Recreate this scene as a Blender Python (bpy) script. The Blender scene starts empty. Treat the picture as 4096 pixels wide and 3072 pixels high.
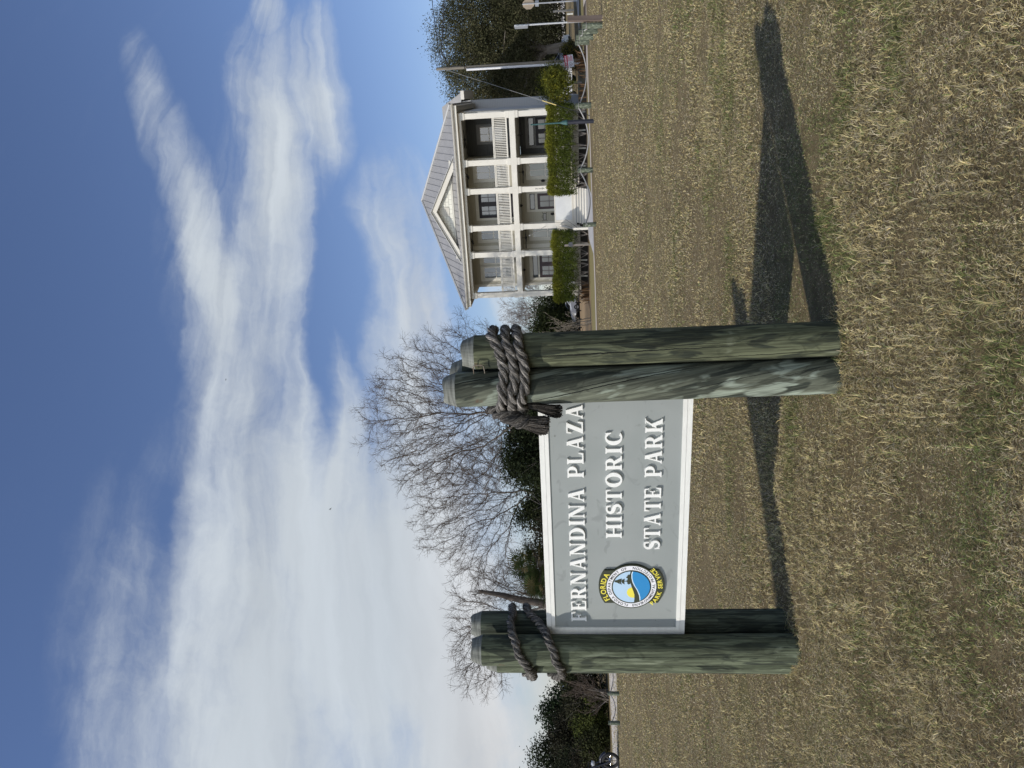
import bpy, math, random
import numpy as np
from mathutils import Vector, Matrix
random.seed(7); rng = np.random.default_rng(7)
scene = bpy.context.scene
col = scene.collection
R = math.radians

# ---------------------------------------------------------------- camera
FPX = 2900.0; EYE = 1.5; PITCH = math.atan(0.077); ROLL = 0.026
cF = np.array([0, math.cos(PITCH), math.sin(PITCH)])
cU0 = np.array([0, -math.sin(PITCH), math.cos(PITCH)]); cR0 = np.array([1.0, 0, 0])
cR = math.cos(ROLL)*cR0 - math.sin(ROLL)*cU0
cU = math.sin(ROLL)*cR0 + math.cos(ROLL)*cU0
cam_data = bpy.data.cameras.new('camera'); cam = bpy.data.objects.new('camera', cam_data); col.objects.link(cam)
cam_data.sensor_fit = 'HORIZONTAL'; cam_data.sensor_width = 36.0; cam_data.lens = 36.0*FPX/4096
cam_data.clip_start = 0.05; cam_data.clip_end = 3000
# the phone was held upright and the picture stored lying on its side: picture right = world down
M = Matrix(((-cU[0], cR[0], -cF[0], 0), (-cU[1], cR[1], -cF[1], 0), (-cU[2], cR[2], -cF[2], EYE), (0, 0, 0, 1)))
cam.matrix_world = M
scene.camera = cam
CAM = np.array([0, 0, EYE])
def ray(x, y):
    return cF + cR*((3072-y-1536)/FPX) - cU*((x-2048)/FPX)
def at(x, y, Y):
    d = ray(x, y); return CAM + d*(Y/d[1])
def gnd(x, y, z=0.0):
    d = ray(x, y); return CAM + d*((z-EYE)/d[2])

# ---------------------------------------------------------------- world, sun, exposure
SUN_AZ = np.array([0.897, 0.442])            # the way shadows fall
SUN_EL = R(37.6)
SUN_STRENGTH = 3.65; SKY = 0.096; EXPOSURE = 0.05
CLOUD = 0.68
scene.view_settings.view_transform = 'Standard'; scene.view_settings.look = 'None'
scene.view_settings.exposure = EXPOSURE; scene.view_settings.gamma = 1.0
scene.view_settings.use_curve_mapping = False
w = bpy.data.worlds.new('World'); scene.world = w; w.use_nodes = True
nt = w.node_tree; nt.nodes.clear()
def N(nt, t, **kw):
    n = nt.nodes.new(t)
    for k, v in kw.items(): setattr(n, k, v)
    return n
def L(nt, a, b): nt.links.new(a, b)
def math_node(nt, op, a, b=None, clamp=False):
    n = N(nt, 'ShaderNodeMath', operation=op); n.use_clamp = clamp
    for i, v in enumerate((a, b)):
        if v is None: continue
        if isinstance(v, (int, float)): n.inputs[i].default_value = v
        else: L(nt, v, n.inputs[i])
    return n.outputs[0]
def build_world():
    out = N(nt, 'ShaderNodeOutputWorld')
    sky = N(nt, 'ShaderNodeTexSky', sky_type='NISHITA'); sky.sun_disc = False
    sky.sun_elevation = SUN_EL; sky.sun_rotation = math.atan2(-SUN_AZ[0], -SUN_AZ[1])
    sky.air_density = 1.0; sky.dust_density = 0.25; sky.ozone_density = 2.2; sky.altitude = 0
    tc = N(nt, 'ShaderNodeTexCoord')
    sep = N(nt, 'ShaderNodeSeparateXYZ'); L(nt, tc.outputs['Generated'], sep.inputs[0])
    ay = math_node(nt, 'MAXIMUM', math_node(nt, 'ABSOLUTE', sep.outputs[1]), 0.18)
    a = math_node(nt, 'DIVIDE', sep.outputs[0], ay); e = math_node(nt, 'DIVIDE', sep.outputs[2], ay)
    P = N(nt, 'ShaderNodeCombineXYZ'); L(nt, a, P.inputs[0]); L(nt, e, P.inputs[1])
    # wispy warp of the sky coordinates
    def noise(scale, detail, rough, vec, dist=0.0):
        n = N(nt, 'ShaderNodeTexNoise'); n.inputs['Scale'].default_value = scale; n.inputs['Detail'].default_value = detail
        n.inputs['Roughness'].default_value = rough; n.inputs['Distortion'].default_value = dist; L(nt, vec, n.inputs['Vector']); return n
    n1 = noise(2.6, 6, 0.6, P.outputs[0])
    sub = N(nt, 'ShaderNodeVectorMath', operation='SUBTRACT'); L(nt, n1.outputs['Color'], sub.inputs[0]); sub.inputs[1].default_value = (.5, .5, .5)
    sc = N(nt, 'ShaderNodeVectorMath', operation='MULTIPLY'); L(nt, sub.outputs[0], sc.inputs[0]); sc.inputs[1].default_value = (.24, .13, 0)
    W = N(nt, 'ShaderNodeVectorMath', operation='ADD'); L(nt, P.outputs[0], W.inputs[0]); L(nt, sc.outputs[0], W.inputs[1])
    k = 1.852
    def ae(x, y):
        d = ray(x*k, y*k); return d[0]/d[1], d[2]/d[1]
    # cloud banks: (x1,y1)-(x2,y2) axis, half width, weight
    banks = [(575, 400, 610, 2300, 180, .92), (440, 1000, 520, 2500, 330, .48), (300, 130, 480, 690, 56, .56), (380, 420, 520, 900, 95, .45),
             (590, 60, 640, 470, 92, .80), (690, 10, 722, 350, 46, .60), (585, -60, 592, 80, 36, .6), (620, 330, 620, 760, 95, .35),
             (835, 340, 880, 900, 85, .85), (770, 780, 930, 1750, 165, 1.0), (1000, 900, 1060, 2400, 210, .85), (330, 1250, 300, 2200, 120, .32),
             (905, 560, 935, 800, 55, .45), (1110, 560, 1100, 800, 45, .55),
             (712, 480, 688, 1100, 26, -.70), (300, 1050, 330, 2300, 240, .10), (765, 480, 757, 740, 42, -.55), (1010, 480, 1000, 640, 40, -.4), (860, 1500, 870, 1640, 36, -.3)]
    tot = None
    for x1, y1, x2, y2, s, wt in banks:
        p = np.array(ae((x1), (y1))) if False else None
        cx, cy = ae((x1+x2)/2, (y1+y2)/2)
        dx, dy = (x2-x1), (y2-y1); ln = math.hypot(dx, dy)/2*1.3
        phi = math.atan2(-dx, -dy)
        m = N(nt, 'ShaderNodeMapping', vector_type='TEXTURE'); L(nt, W.outputs[0], m.inputs['Vector'])
        m.inputs['Location'].default_value = (cx, cy, 0); m.inputs['Rotation'].default_value = (0, 0, phi)
        m.inputs['Scale'].default_value = (ln*k/FPX, s*1.35*k/FPX, 1)
        g = N(nt, 'ShaderNodeTexGradient', gradient_type='SPHERICAL'); L(nt, m.outputs[0], g.inputs[0])
        v = math_node(nt, 'MULTIPLY', math_node(nt, 'POWER', g.outputs['Fac'], 0.75), wt)
        tot = v if tot is None else math_node(nt, 'ADD', tot, v)
    # streaks
    m = N(nt, 'ShaderNodeMapping'); L(nt, W.outputs[0], m.inputs['Vector']); m.inputs['Rotation'].default_value = (0, 0, R(-12)); m.inputs['Scale'].default_value = (2.2, 8.5, 1)
    st = noise(1.0, 9, 0.62, m.outputs[0], 0.5)
    ax_, ae_ = ae(655, -420)
    rel = N(nt, 'ShaderNodeVectorMath', operation='SUBTRACT'); L(nt, W.outputs[0], rel.inputs[0]); rel.inputs[1].default_value = (ax_, ae_, 0)
    rs_ = N(nt, 'ShaderNodeSeparateXYZ'); L(nt, rel.outputs[0], rs_.inputs[0]); rl = N(nt, 'ShaderNodeVectorMath', operation='LENGTH'); L(nt, rel.outputs[0], rl.inputs[0])
    th = math_node(nt, 'ARCTAN2', rs_.outputs[1], math_node(nt, 'MULTIPLY', rs_.outputs[0], -1))
    pv = N(nt, 'ShaderNodeCombineXYZ'); L(nt, math_node(nt, 'MULTIPLY', th, 13), pv.inputs[0]); L(nt, math_node(nt, 'MULTIPLY', rl.outputs['Value'], 1.5), pv.inputs[1])
    st2 = noise(1.0, 9, 0.55, pv.outputs[0], 0.25)
    fine = noise(7, 11, 0.68, W.outputs[0], 0.3)
    amp = math_node(nt, 'ADD', math_node(nt, 'MULTIPLY', math_node(nt, 'SUBTRACT', st.outputs['Fac'], .5), .70),
                    math_node(nt, 'ADD', math_node(nt, 'MULTIPLY', math_node(nt, 'SUBTRACT', st2.outputs['Fac'], .5), 1.0),
                              math_node(nt, 'MULTIPLY', math_node(nt, 'SUBTRACT', fine.outputs['Fac'], .5), .85)))
    gate = N(nt, 'ShaderNodeMapRange'); L(nt, tot, gate.inputs['Value']); gate.inputs['From Min'].default_value = 0.0; gate.inputs['From Max'].default_value = .30; gate.inputs['To Min'].default_value = .22
    dens = math_node(nt, 'ADD', tot, math_node(nt, 'MULTIPLY', amp, gate.outputs[0]))
    mr = N(nt, 'ShaderNodeMapRange', interpolation_type='SMOOTHSTEP'); L(nt, dens, mr.inputs['Value'])
    mr.inputs['From Min'].default_value = 0.0; mr.inputs['From Max'].default_value = 1.10
    tnt = N(nt, 'ShaderNodeMix', data_type='RGBA', blend_type='MULTIPLY'); tnt.inputs[0].default_value = 1; L(nt, sky.outputs[0], tnt.inputs[6]); tnt.inputs[7].default_value = (1.0, 1.0, 1.17, 1)
    bgs = N(nt, 'ShaderNodeBackground'); L(nt, tnt.outputs[2], bgs.inputs['Color']); bgs.inputs['Strength'].default_value = SKY
    # cloud tone: bluish white, warmer low down on the left
    warm = N(nt, 'ShaderNodeMapRange'); L(nt, e, warm.inputs['Value']); warm.inputs['From Min'].default_value = .02; warm.inputs['From Max'].default_value = .26; warm.inputs['To Min'].default_value = 1; warm.inputs['To Max'].default_value = 0
    mc = N(nt, 'ShaderNodeMix', data_type='RGBA'); L(nt, warm.outputs[0], mc.inputs[0]); mc.inputs[6].default_value = (.86, .935, 1.0, 1); mc.inputs[7].default_value = (1.0, .965, .94, 1)
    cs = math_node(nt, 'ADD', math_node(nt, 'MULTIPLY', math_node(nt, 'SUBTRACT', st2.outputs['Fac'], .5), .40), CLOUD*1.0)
    # unseen clouds behind the viewer, boosted as added fill for the shadows
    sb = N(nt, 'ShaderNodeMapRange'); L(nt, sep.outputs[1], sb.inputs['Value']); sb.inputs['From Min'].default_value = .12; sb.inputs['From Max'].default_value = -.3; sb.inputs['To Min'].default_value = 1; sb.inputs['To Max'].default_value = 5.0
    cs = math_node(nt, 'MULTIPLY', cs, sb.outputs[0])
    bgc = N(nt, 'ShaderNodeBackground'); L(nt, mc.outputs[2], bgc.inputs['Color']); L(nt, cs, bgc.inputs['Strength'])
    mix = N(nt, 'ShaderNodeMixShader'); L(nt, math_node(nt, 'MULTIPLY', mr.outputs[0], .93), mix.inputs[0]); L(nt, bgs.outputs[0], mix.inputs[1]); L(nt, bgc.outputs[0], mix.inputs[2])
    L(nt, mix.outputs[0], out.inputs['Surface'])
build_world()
sd = bpy.data.lights.new('sun', 'SUN'); sd.energy = SUN_STRENGTH; sd.angle = R(0.8); sd.color = (1.0, 0.945, 0.86)
sun = bpy.data.objects.new('sun', sd); col.objects.link(sun)
sv = Vector((SUN_AZ[0]*math.cos(SUN_EL), SUN_AZ[1]*math.cos(SUN_EL), -math.sin(SUN_EL)))
sun.rotation_euler = sv.to_track_quat('-Z', 'Y').to_euler(); sun.location = (-20, -10, 30)

# ---------------------------------------------------------------- materials
MATS = {}
def mat(name, c1, c2=None, rough=0.7, scale=8.0, stretch=(1, 1, 1), bump=0.0, bscale=None, spec=0.3, metal=0.0, lo=.35, hi=.65, detail=5, attr=None, trans=0.0):
    """procedural material: two tones mixed by stretched noise, bump, optional per-face colour attribute"""
    if name in MATS: return MATS[name]
    m = bpy.data.materials.new(name); m.use_nodes = True; t = m.node_tree
    b = t.nodes['Principled BSDF']; b.inputs['Roughness'].default_value = rough; b.inputs['Metallic'].default_value = metal
    b.inputs['Specular IOR Level'].default_value = spec
    c2 = c2 or tuple(min(1, x*0.8) for x in c1)
    tc = N(t, 'ShaderNodeTexCoord'); mp = N(t, 'ShaderNodeMapping'); L(t, tc.outputs['Object'], mp.inputs[0]); mp.inputs['Scale'].default_value = stretch
    n = N(t, 'ShaderNodeTexNoise'); n.inputs['Scale'].default_value = scale; n.inputs['Detail'].default_value = detail; n.inputs['Roughness'].default_value = .62; L(t, mp.outputs[0], n.inputs['Vector'])
    mr = N(t, 'ShaderNodeMapRange'); L(t, n.outputs['Fac'], mr.inputs[0]); mr.inputs[1].default_value = lo; mr.inputs[2].default_value = hi
    mx = N(t, 'ShaderNodeMix', data_type='RGBA'); L(t, mr.outputs[0], mx.inputs[0]); mx.inputs[6].default_value = (*c1, 1); mx.inputs[7].default_value = (*c2, 1)
    src = mx.outputs[2]
    if attr:
        at_ = N(t, 'ShaderNodeAttribute'); at_.attribute_name = attr
        m2 = N(t, 'ShaderNodeMix', data_type='RGBA', blend_type='MULTIPLY'); m2.inputs[0].default_value = 1; L(t, src, m2.inputs[6]); L(t, at_.outputs['Color'], m2.inputs[7]); src = m2.outputs[2]
    L(t, src, b.inputs['Base Color'])
    if bump:
        bp = N(t, 'ShaderNodeBump'); bp.inputs['Strength'].default_value = bump; bp.inputs['Distance'].default_value = 0.02
        if bscale:
            nb = N(t, 'ShaderNodeTexNoise'); nb.inputs['Scale'].default_value = bscale; nb.inputs['Detail'].default_value = 6; L(t, mp.outputs[0], nb.inputs['Vector']); L(t, nb.outputs['Fac'], bp.inputs['Height'])
        else: L(t, n.outputs['Fac'], bp.inputs['Height'])
        L(t, bp.outputs[0], b.inputs['Normal'])
    if trans:
        tr = N(t, 'ShaderNodeBsdfTranslucent'); L(t, src, tr.inputs['Color']); ms = N(t, 'ShaderNodeMixShader'); ms.inputs[0].default_value = trans
        L(t, b.outputs[0], ms.inputs[1]); L(t, tr.outputs[0], ms.inputs[2]); L(t, ms.outputs[0], t.nodes['Material Output'].inputs['Surface'])
    MATS[name] = m; return m
def glass_mat(name, c, rough=.03):
    m = mat(name, c, c, rough=rough, spec=0.9); return m

def wood_mat(name, dark, mid, pale, seed, patch=.60, spiral=0.0, cracks=()):
    """treated round timber: figure, grain and drying cracks laid out round the log's own axis"""
    m = bpy.data.materials.new(name); m.use_nodes = True; t = m.node_tree; b = t.nodes['Principled BSDF']
    b.inputs['Roughness'].default_value = .85; b.inputs['Specular IOR Level'].default_value = .18
    tc = N(t, 'ShaderNodeTexCoord'); sp = N(t, 'ShaderNodeSeparateXYZ'); L(t, tc.outputs['Object'], sp.inputs[0])
    th = math_node(t, 'ARCTAN2', sp.outputs[1], sp.outputs[0]); tw = math_node(t, 'ADD', th, math_node(t, 'MULTIPLY', sp.outputs[2], spiral))
    u = math_node(t, 'MULTIPLY', tw, .1)
    def cyl(zs, off=0.0):
        c = N(t, 'ShaderNodeCombineXYZ'); L(t, u, c.inputs[0]); L(t, math_node(t, 'MULTIPLY', sp.outputs[2], zs), c.inputs[1]); c.inputs[2].default_value = seed*1.7+off; return c.outputs[0]
    def nz(vec, sc, d=3, r=.55, dist=0.0):
        n = N(t, 'ShaderNodeTexNoise'); n.inputs['Scale'].default_value = sc; n.inputs['Detail'].default_value = d; n.inputs['Roughness'].default_value = r; n.inputs['Distortion'].default_value = dist; L(t, vec, n.inputs['Vector']); return n.outputs['Fac']
    def ramp(v, a, c, x=0.0, y=1.0):
        q = N(t, 'ShaderNodeMapRange'); L(t, v, q.inputs[0]); q.inputs[1].default_value = a; q.inputs[2].default_value = c; q.inputs[3].default_value = x; q.inputs[4].default_value = y; return q.outputs[0]
    def mixc(f, a, c, mode='MIX'):
        q = N(t, 'ShaderNodeMix', data_type='RGBA', blend_type=mode); L(t, f, q.inputs[0]) if not isinstance(f, float) else setattr(q.inputs[0], 'default_value', f)
        for k, x in ((6, a), (7, c)):
            if isinstance(x, tuple): q.inputs[k].default_value = (*x, 1)
            else: L(t, x, q.inputs[k])
        return q.outputs[2]
    fig = nz(cyl(.16), 15, 4, .5, 1.0); fig2 = nz(cyl(.10, 5.0), 24, 5, .6, .6); grain = nz(cyl(.035, 9.0), 95, 4, .6)
    col_ = mixc(ramp(fig, .44, .50), dark, mid)
    col_ = mixc(ramp(fig2, .50, .535, 0, .55), col_, tuple(x*.55 for x in mid))
    rings = math_node(t, 'FRACT', math_node(t, 'MULTIPLY', nz(cyl(.30, 2.0), 5.5, 2, .5, .4), 9))
    col_ = mixc(ramp(rings, .78, .86, 0, .45), col_, tuple(x*.5 for x in mid))
    pl = math_node(t, 'MULTIPLY', ramp(nz(cyl(.24, 3.0), 11, 3, .5, 1.3), patch-.035, patch+.05), ramp(sp.outputs[2], 1.5, .1, .55, 1)); col_ = mixc(pl, col_, pale)
    g = ramp(grain, .38, .62, .62, 1.22); cc = N(t, 'ShaderNodeCombineColor'); [L(t, g, cc.inputs[k]) for k in range(3)]; col_ = mixc(1.0, col_, cc.outputs[0], 'MULTIPLY')
    col_ = mixc(ramp(nz(tc.outputs['Object'], 8, 4), .67, .76, 0, .5), col_, (.11, .045, .022))
    # drying cracks (angle at z=0, lower end, upper end, half width)
    wig = math_node(t, 'MULTIPLY', math_node(t, 'SUBTRACT', nz(cyl(1.0, 4.0), 26, 3), .5), .10); ck = None
    for t0, z0, z1, wd in cracks:
        d = math_node(t, 'ABSOLUTE', math_node(t, 'SUBTRACT', math_node(t, 'ADD', tw, wig), t0)); zz = sp.outputs[2]
        a = math_node(t, 'MULTIPLY', ramp(zz, z0, z0+(z1-z0)*.4), ramp(zz, z1, z1-(z1-z0)*.25)); c = math_node(t, 'GREATER_THAN', math_node(t, 'MULTIPLY', a, wd), d); ck = c if ck is None else math_node(t, 'MAXIMUM', ck, c)
    h = math_node(t, 'MULTIPLY', grain, .8)
    if ck is not None: col_ = mixc(ck, col_, (.008, .009, .008)); h = math_node(t, 'SUBTRACT', h, ck)
    L(t, col_, b.inputs['Base Color']); bp = N(t, 'ShaderNodeBump'); bp.inputs['Strength'].default_value = .8; bp.inputs['Distance'].default_value = .006; L(t, h, bp.inputs['Height']); L(t, bp.outputs[0], b.inputs['Normal']); return m

# ---------------------------------------------------------------- mesh helpers
def tag(o, label=None, cat=None, group=None, kind=None):
    if label: o['label'] = label
    if cat: o['category'] = cat
    if group: o['group'] = group
    if kind: o['kind'] = kind
    return o
def empty(name, loc=(0, 0, 0), rz=0.0, label=None, cat=None, group=None):
    o = bpy.data.objects.new(name, None); o.location = loc; o.rotation_euler = (0, 0, rz); o.empty_display_size = .2
    col.objects.link(o); return tag(o, label, cat, group)
def link(name, me, m=None, parent=None):
    o = bpy.data.objects.new(name, me); col.objects.link(o)
    if m: me.materials.append(m)
    if parent: o.parent = parent
    return o
def quads_mesh(name, V, Q, smooth=False, colors=None):
    """V (n,3), Q (m,k) arrays, all faces with k corners"""
    V = np.asarray(V, np.float32); Q = np.asarray(Q, np.int32); k = Q.shape[1]
    me = bpy.data.meshes.new(name); me.vertices.add(len(V)); me.vertices.foreach_set('co', V.ravel())
    me.loops.add(Q.size); me.loops.foreach_set('vertex_index', Q.ravel())
    me.polygons.add(len(Q)); me.polygons.foreach_set('loop_start', np.arange(0, Q.size, k, dtype=np.int32))
    try: me.polygons.foreach_set('loop_total', np.full(len(Q), k, np.int32))
    except Exception: pass
    if smooth: me.polygons.foreach_set('use_smooth', np.ones(len(Q), bool))
    if colors is not None:
        a = me.attributes.new('tone', 'FLOAT_COLOR', 'POINT'); c = np.ones((len(V), 4), np.float32); c[:, :3] = colors; a.data.foreach_set('color', c.ravel())
    me.update(calc_edges=True); me.validate(); return me
class MB:
    def __init__(s): s.v = []; s.f = []; s.sm = []
    def add(s, vs, fs, smooth=False):
        b = len(s.v); s.v += [tuple(map(float, q)) for q in vs]; s.f += [tuple(i+b for i in q) for q in fs]; s.sm += [smooth]*len(fs); return s
    def box(s, x0, x1, y0, y1, z0, z1):
        if x0 > x1: x0, x1 = x1, x0
        if y0 > y1: y0, y1 = y1, y0
        if z0 > z1: z0, z1 = z1, z0
        return s.add([(x0, y0, z0), (x1, y0, z0), (x1, y1, z0), (x0, y1, z0), (x0, y0, z1), (x1, y0, z1), (x1, y1, z1), (x0, y1, z1)],
                     [(3, 2, 1, 0), (4, 5, 6, 7), (0, 1, 5, 4), (1, 2, 6, 5), (2, 3, 7, 6), (3, 0, 4, 7)])
    def prism_y(s, pts, y0, y1):
        """polygon of (x,z) points, front at y0, back at y1"""
        n = len(pts); A = sum(pts[i][0]*pts[(i+1) % n][1]-pts[(i+1) % n][0]*pts[i][1] for i in range(n))
        if A < 0: pts = pts[::-1]
        vs = [(x, y0, z) for x, z in pts]+[(x, y1, z) for x, z in pts]
        fs = [tuple(range(n)), tuple(range(2*n-1, n-1, -1))]+[(i+n, (i+1) % n+n, (i+1) % n, i) for i in range(n)]
        return s.add(vs, fs)
    def tube(s, pts, rad, n=8, cap=True, smooth=True):
        P = [np.array(p, float) for p in pts]; rs = rad if hasattr(rad, '__len__') else [rad]*len(P)
        up = np.array([0, 0, 1.0]); vs = []; prev = None
        for i, p in enumerate(P):
            t = P[min(i+1, len(P)-1)]-P[max(i-1, 0)]; t = t/(np.linalg.norm(t)+1e-9)
            if prev is None:
                a = np.cross(t, up if abs(t[2]) < .9 else np.array([1., 0, 0])); a /= np.linalg.norm(a)
            else:
                a = prev-t*np.dot(prev, t); a /= np.linalg.norm(a)+1e-9
            prev = a; b = np.cross(t, a)
            for k in range(n):
                q = 2*math.pi*k/n; vs.append(p+rs[i]*(math.cos(q)*a+math.sin(q)*b))
        fs = []
        for i in range(len(P)-1):
            for k in range(n): fs.append((i*n+k, i*n+(k+1) % n, (i+1)*n+(k+1) % n, (i+1)*n+k))
        s.add(vs, fs, smooth)
        if cap: s.add(vs[:n], [tuple(range(n-1, -1, -1))]); s.add(vs[-n:], [tuple(range(n))])
        return s
    def lathe(s, prof, n=16, c=(0, 0, 0), smooth=True):
        vs = []; m = len(prof)
        for k in range(n):
            q = 2*math.pi*k/n
            for r_, z in prof: vs.append((c[0]+r_*math.cos(q), c[1]+r_*math.sin(q), c[2]+z))
        fs = [(k*m+i, ((k+1) % n)*m+i, ((k+1) % n)*m+i+1, k*m+i+1) for k in range(n) for i in range(m-1)]
        return s.add(vs, fs, smooth)
    def build(s, name, m, parent=None):
        me = bpy.data.meshes.new(name); me.from_pydata(s.v, [], s.f); me.polygons.foreach_set('use_smooth', s.sm); me.update()
        return link(name, me, m, parent)
def vnoise(x, y, scale, seed=0):
    """smooth value noise, numpy"""
    g = np.random.default_rng(seed).random((256, 256)); X = x/scale; Y = y/scale
    i = np.floor(X).astype(int); j = np.floor(Y).astype(int); fx = X-i; fy = Y-j; fx = fx*fx*(3-2*fx); fy = fy*fy*(3-2*fy)
    i0 = i % 256; i1 = (i+1) % 256; j0 = j % 256; j1 = (j+1) % 256
    return (g[i0, j0]*(1-fx)+g[i1, j0]*fx)*(1-fy)+(g[i0, j1]*(1-fx)+g[i1, j1]*fx)*fy

# ---------------------------------------------------------------- ground
def ground_mat():
    m = bpy.data.materials.new('dry_lawn'); m.use_nodes = True; t = m.node_tree; b = t.nodes['Principled BSDF']
    b.inputs['Roughness'].default_value = .95; b.inputs['Specular IOR Level'].default_value = .08
    tc = N(t, 'ShaderNodeTexCoord')
    def nz(s, d=5, r=.6, st=(1, 1, 1)):
        mp = N(t, 'ShaderNodeMapping'); mp.inputs['Scale'].default_value = st; L(t, tc.outputs['Object'], mp.inputs[0])
        n = N(t, 'ShaderNodeTexNoise'); n.inputs['Scale'].default_value = s; n.inputs['Detail'].default_value = d; n.inputs['Roughness'].default_value = r; L(t, mp.outputs[0], n.inputs['Vector']); return n.outputs['Fac']
    r1 = N(t, 'ShaderNodeValToRGB'); el = r1.color_ramp.elements
    el[0].position = .30; el[0].color = (.085, .067, .036, 1); el[1].position = .70; el[1].color = (.36, .285, .16, 1); q = el.new(.5); q.color = (.19, .147, .080, 1)
    f = math_node(t, 'ADD', math_node(t, 'MULTIPLY', nz(9, 9, .82), .8), math_node(t, 'MULTIPLY', nz(.7, 4), .2)); L(t, f, r1.inputs[0])
    gm = N(t, 'ShaderNodeMapRange'); L(t, math_node(t, 'ADD', math_node(t, 'MULTIPLY', nz(.55, 5, .6), .7), math_node(t, 'MULTIPLY', nz(6, 4), .3)), gm.inputs[0]); gm.inputs[1].default_value = .53; gm.inputs[2].default_value = .68; gm.inputs[4].default_value = .65
    mx = N(t, 'ShaderNodeMix', data_type='RGBA'); L(t, gm.outputs[0], mx.inputs[0]); L(t, r1.outputs[0], mx.inputs[6]); mx.inputs[7].default_value = (.115, .125, .040, 1)
    L(t, mx.outputs[2], b.inputs['Base Color'])
    bp = N(t, 'ShaderNodeBump'); bp.inputs['Strength'].default_value = .9; bp.inputs['Distance'].default_value = .04; L(t, nz(30, 6, .8), bp.inputs['Height']); L(t, bp.outputs[0], b.inputs['Normal'])
    return m
def sheet(name, pts, z, m, kind='structure'):
    me = bpy.data.meshes.new(name); me.from_pydata([(x, y, z) for x, y in pts], [], [tuple(range(len(pts)))]); me.update()
    o = link(name, me, m); return tag(o, kind=kind)
LAWN = ground_mat()
sheet('lawn', [(-900, -400), (900, -400), (900, 1600), (-900, 1600)], 0.0, LAWN)
CONC = mat('pale_concrete', (.58, .53, .46), (.47, .43, .375), rough=.9, scale=3, bump=.2, bscale=60)
CONC2 = mat('walk_concrete', (.46, .45, .44), (.36, .355, .35), rough=.9, scale=2.5, bump=.2, bscale=50)
ASPH = mat('old_asphalt', (.060, .062, .066), (.044, .045, .047), rough=.9, scale=5, bump=.2, bscale=80)
VERGE = mat('verge_grass', (.17, .155, .055), (.24, .19, .085), rough=.95, scale=14, bump=.8)
DIRT = mat('bare_field', (.34, .235, .125), (.25, .175, .09), rough=.95, scale=.8, bump=.4, bscale=10)
MULCH = mat('dark_mulch', (.035, .024, .016), (.075, .05, .03), rough=.95, scale=20, bump=.8)
# sidewalk in front of the house, kerb-edged, and the strip of verge behind it
wn = [(-30, 30.0), (1.94, 36.0), (4.6, 36.0), (7.14, 36.85), (11.4, 37.6), (14.9, 38.4), (17.6, 38.6), (22.5, 39.2), (34, 41)]
wf = [(-30, 31.2), (2.0, 37.1), (4.8, 37.2), (7.0, 37.9), (12.1, 38.9), (15.8, 39.6), (18.5, 40.8), (26, 45.2), (37, 49)]
sheet('sidewalk', [p for p in wn[1:]]+[p for p in wf[:0:-1]], .006, mat('sidewalk_concrete', (.50, .44, .38), (.40, .355, .31), rough=.92, scale=2.2, bump=.3, bscale=60))
sheet('grass_verge', [(2.0, 37.1), (4.8, 37.2), (7.0, 37.9), (12.1, 38.9), (15.8, 39.6), (18.5, 40.8), (26, 45.2), (30, 51), (24, 48.4), (16.5, 43), (11, 43.3), (6, 43.6), (2.2, 42)], .004, VERGE)
sheet('bare_field', [(-2, 42.5), (2.2, 42.2), (6, 43.9), (5.2, 48.6), (11, 70), (40, 110), (-40, 110), (-20, 60)], .004, DIRT)
sheet('street', [(-60, 15.2), (-13.8, 27.1), (-10.6, 26.6), (-4, 25.8), (2, 30), (1, 34.5), (-6, 32.2), (-13.0, 32.4), (-15.8, 31.0), (-60, 20.5)], .008, CONC)
sheet('side_street', [(25.5, 53.2), (30, 51.5), (60, 60), (140, 150), (220, 400), (120, 400), (88, 172), (46, 76)], .004, CONC)
sheet('side_street_dark_lane', [(28, 56.0), (31.5, 53.0), (46, 57.5), (43, 61.5)], .008, ASPH)  # narrow dark grey lane laid over the pale side street
ha = R(22); HX = np.array([math.cos(ha), -math.sin(ha)]); HY = np.array([math.sin(ha), math.cos(ha)]); HO = np.array([5.9, 48.36])
def hw(lx, ly): p = HO+HX*lx+HY*ly; return (p[0], p[1])
sheet('front_walk', [(6.4, 36.95), (9.6, 37.6), hw(7.3, -3.2), hw(6.95, -1.5), hw(4.6, -1.5), hw(4.2, -3.2)], .012, CONC2)
sheet('planting_bed', [hw(-.4, -2.6), hw(4.45, -2.6), hw(4.45, .4), hw(-.4, .4)], .014, MULCH)
sheet('planting_bed', [hw(7.05, -2.6), hw(17, -2.9), hw(17, 1), hw(7.05, .4)], .014, MULCH)

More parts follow.
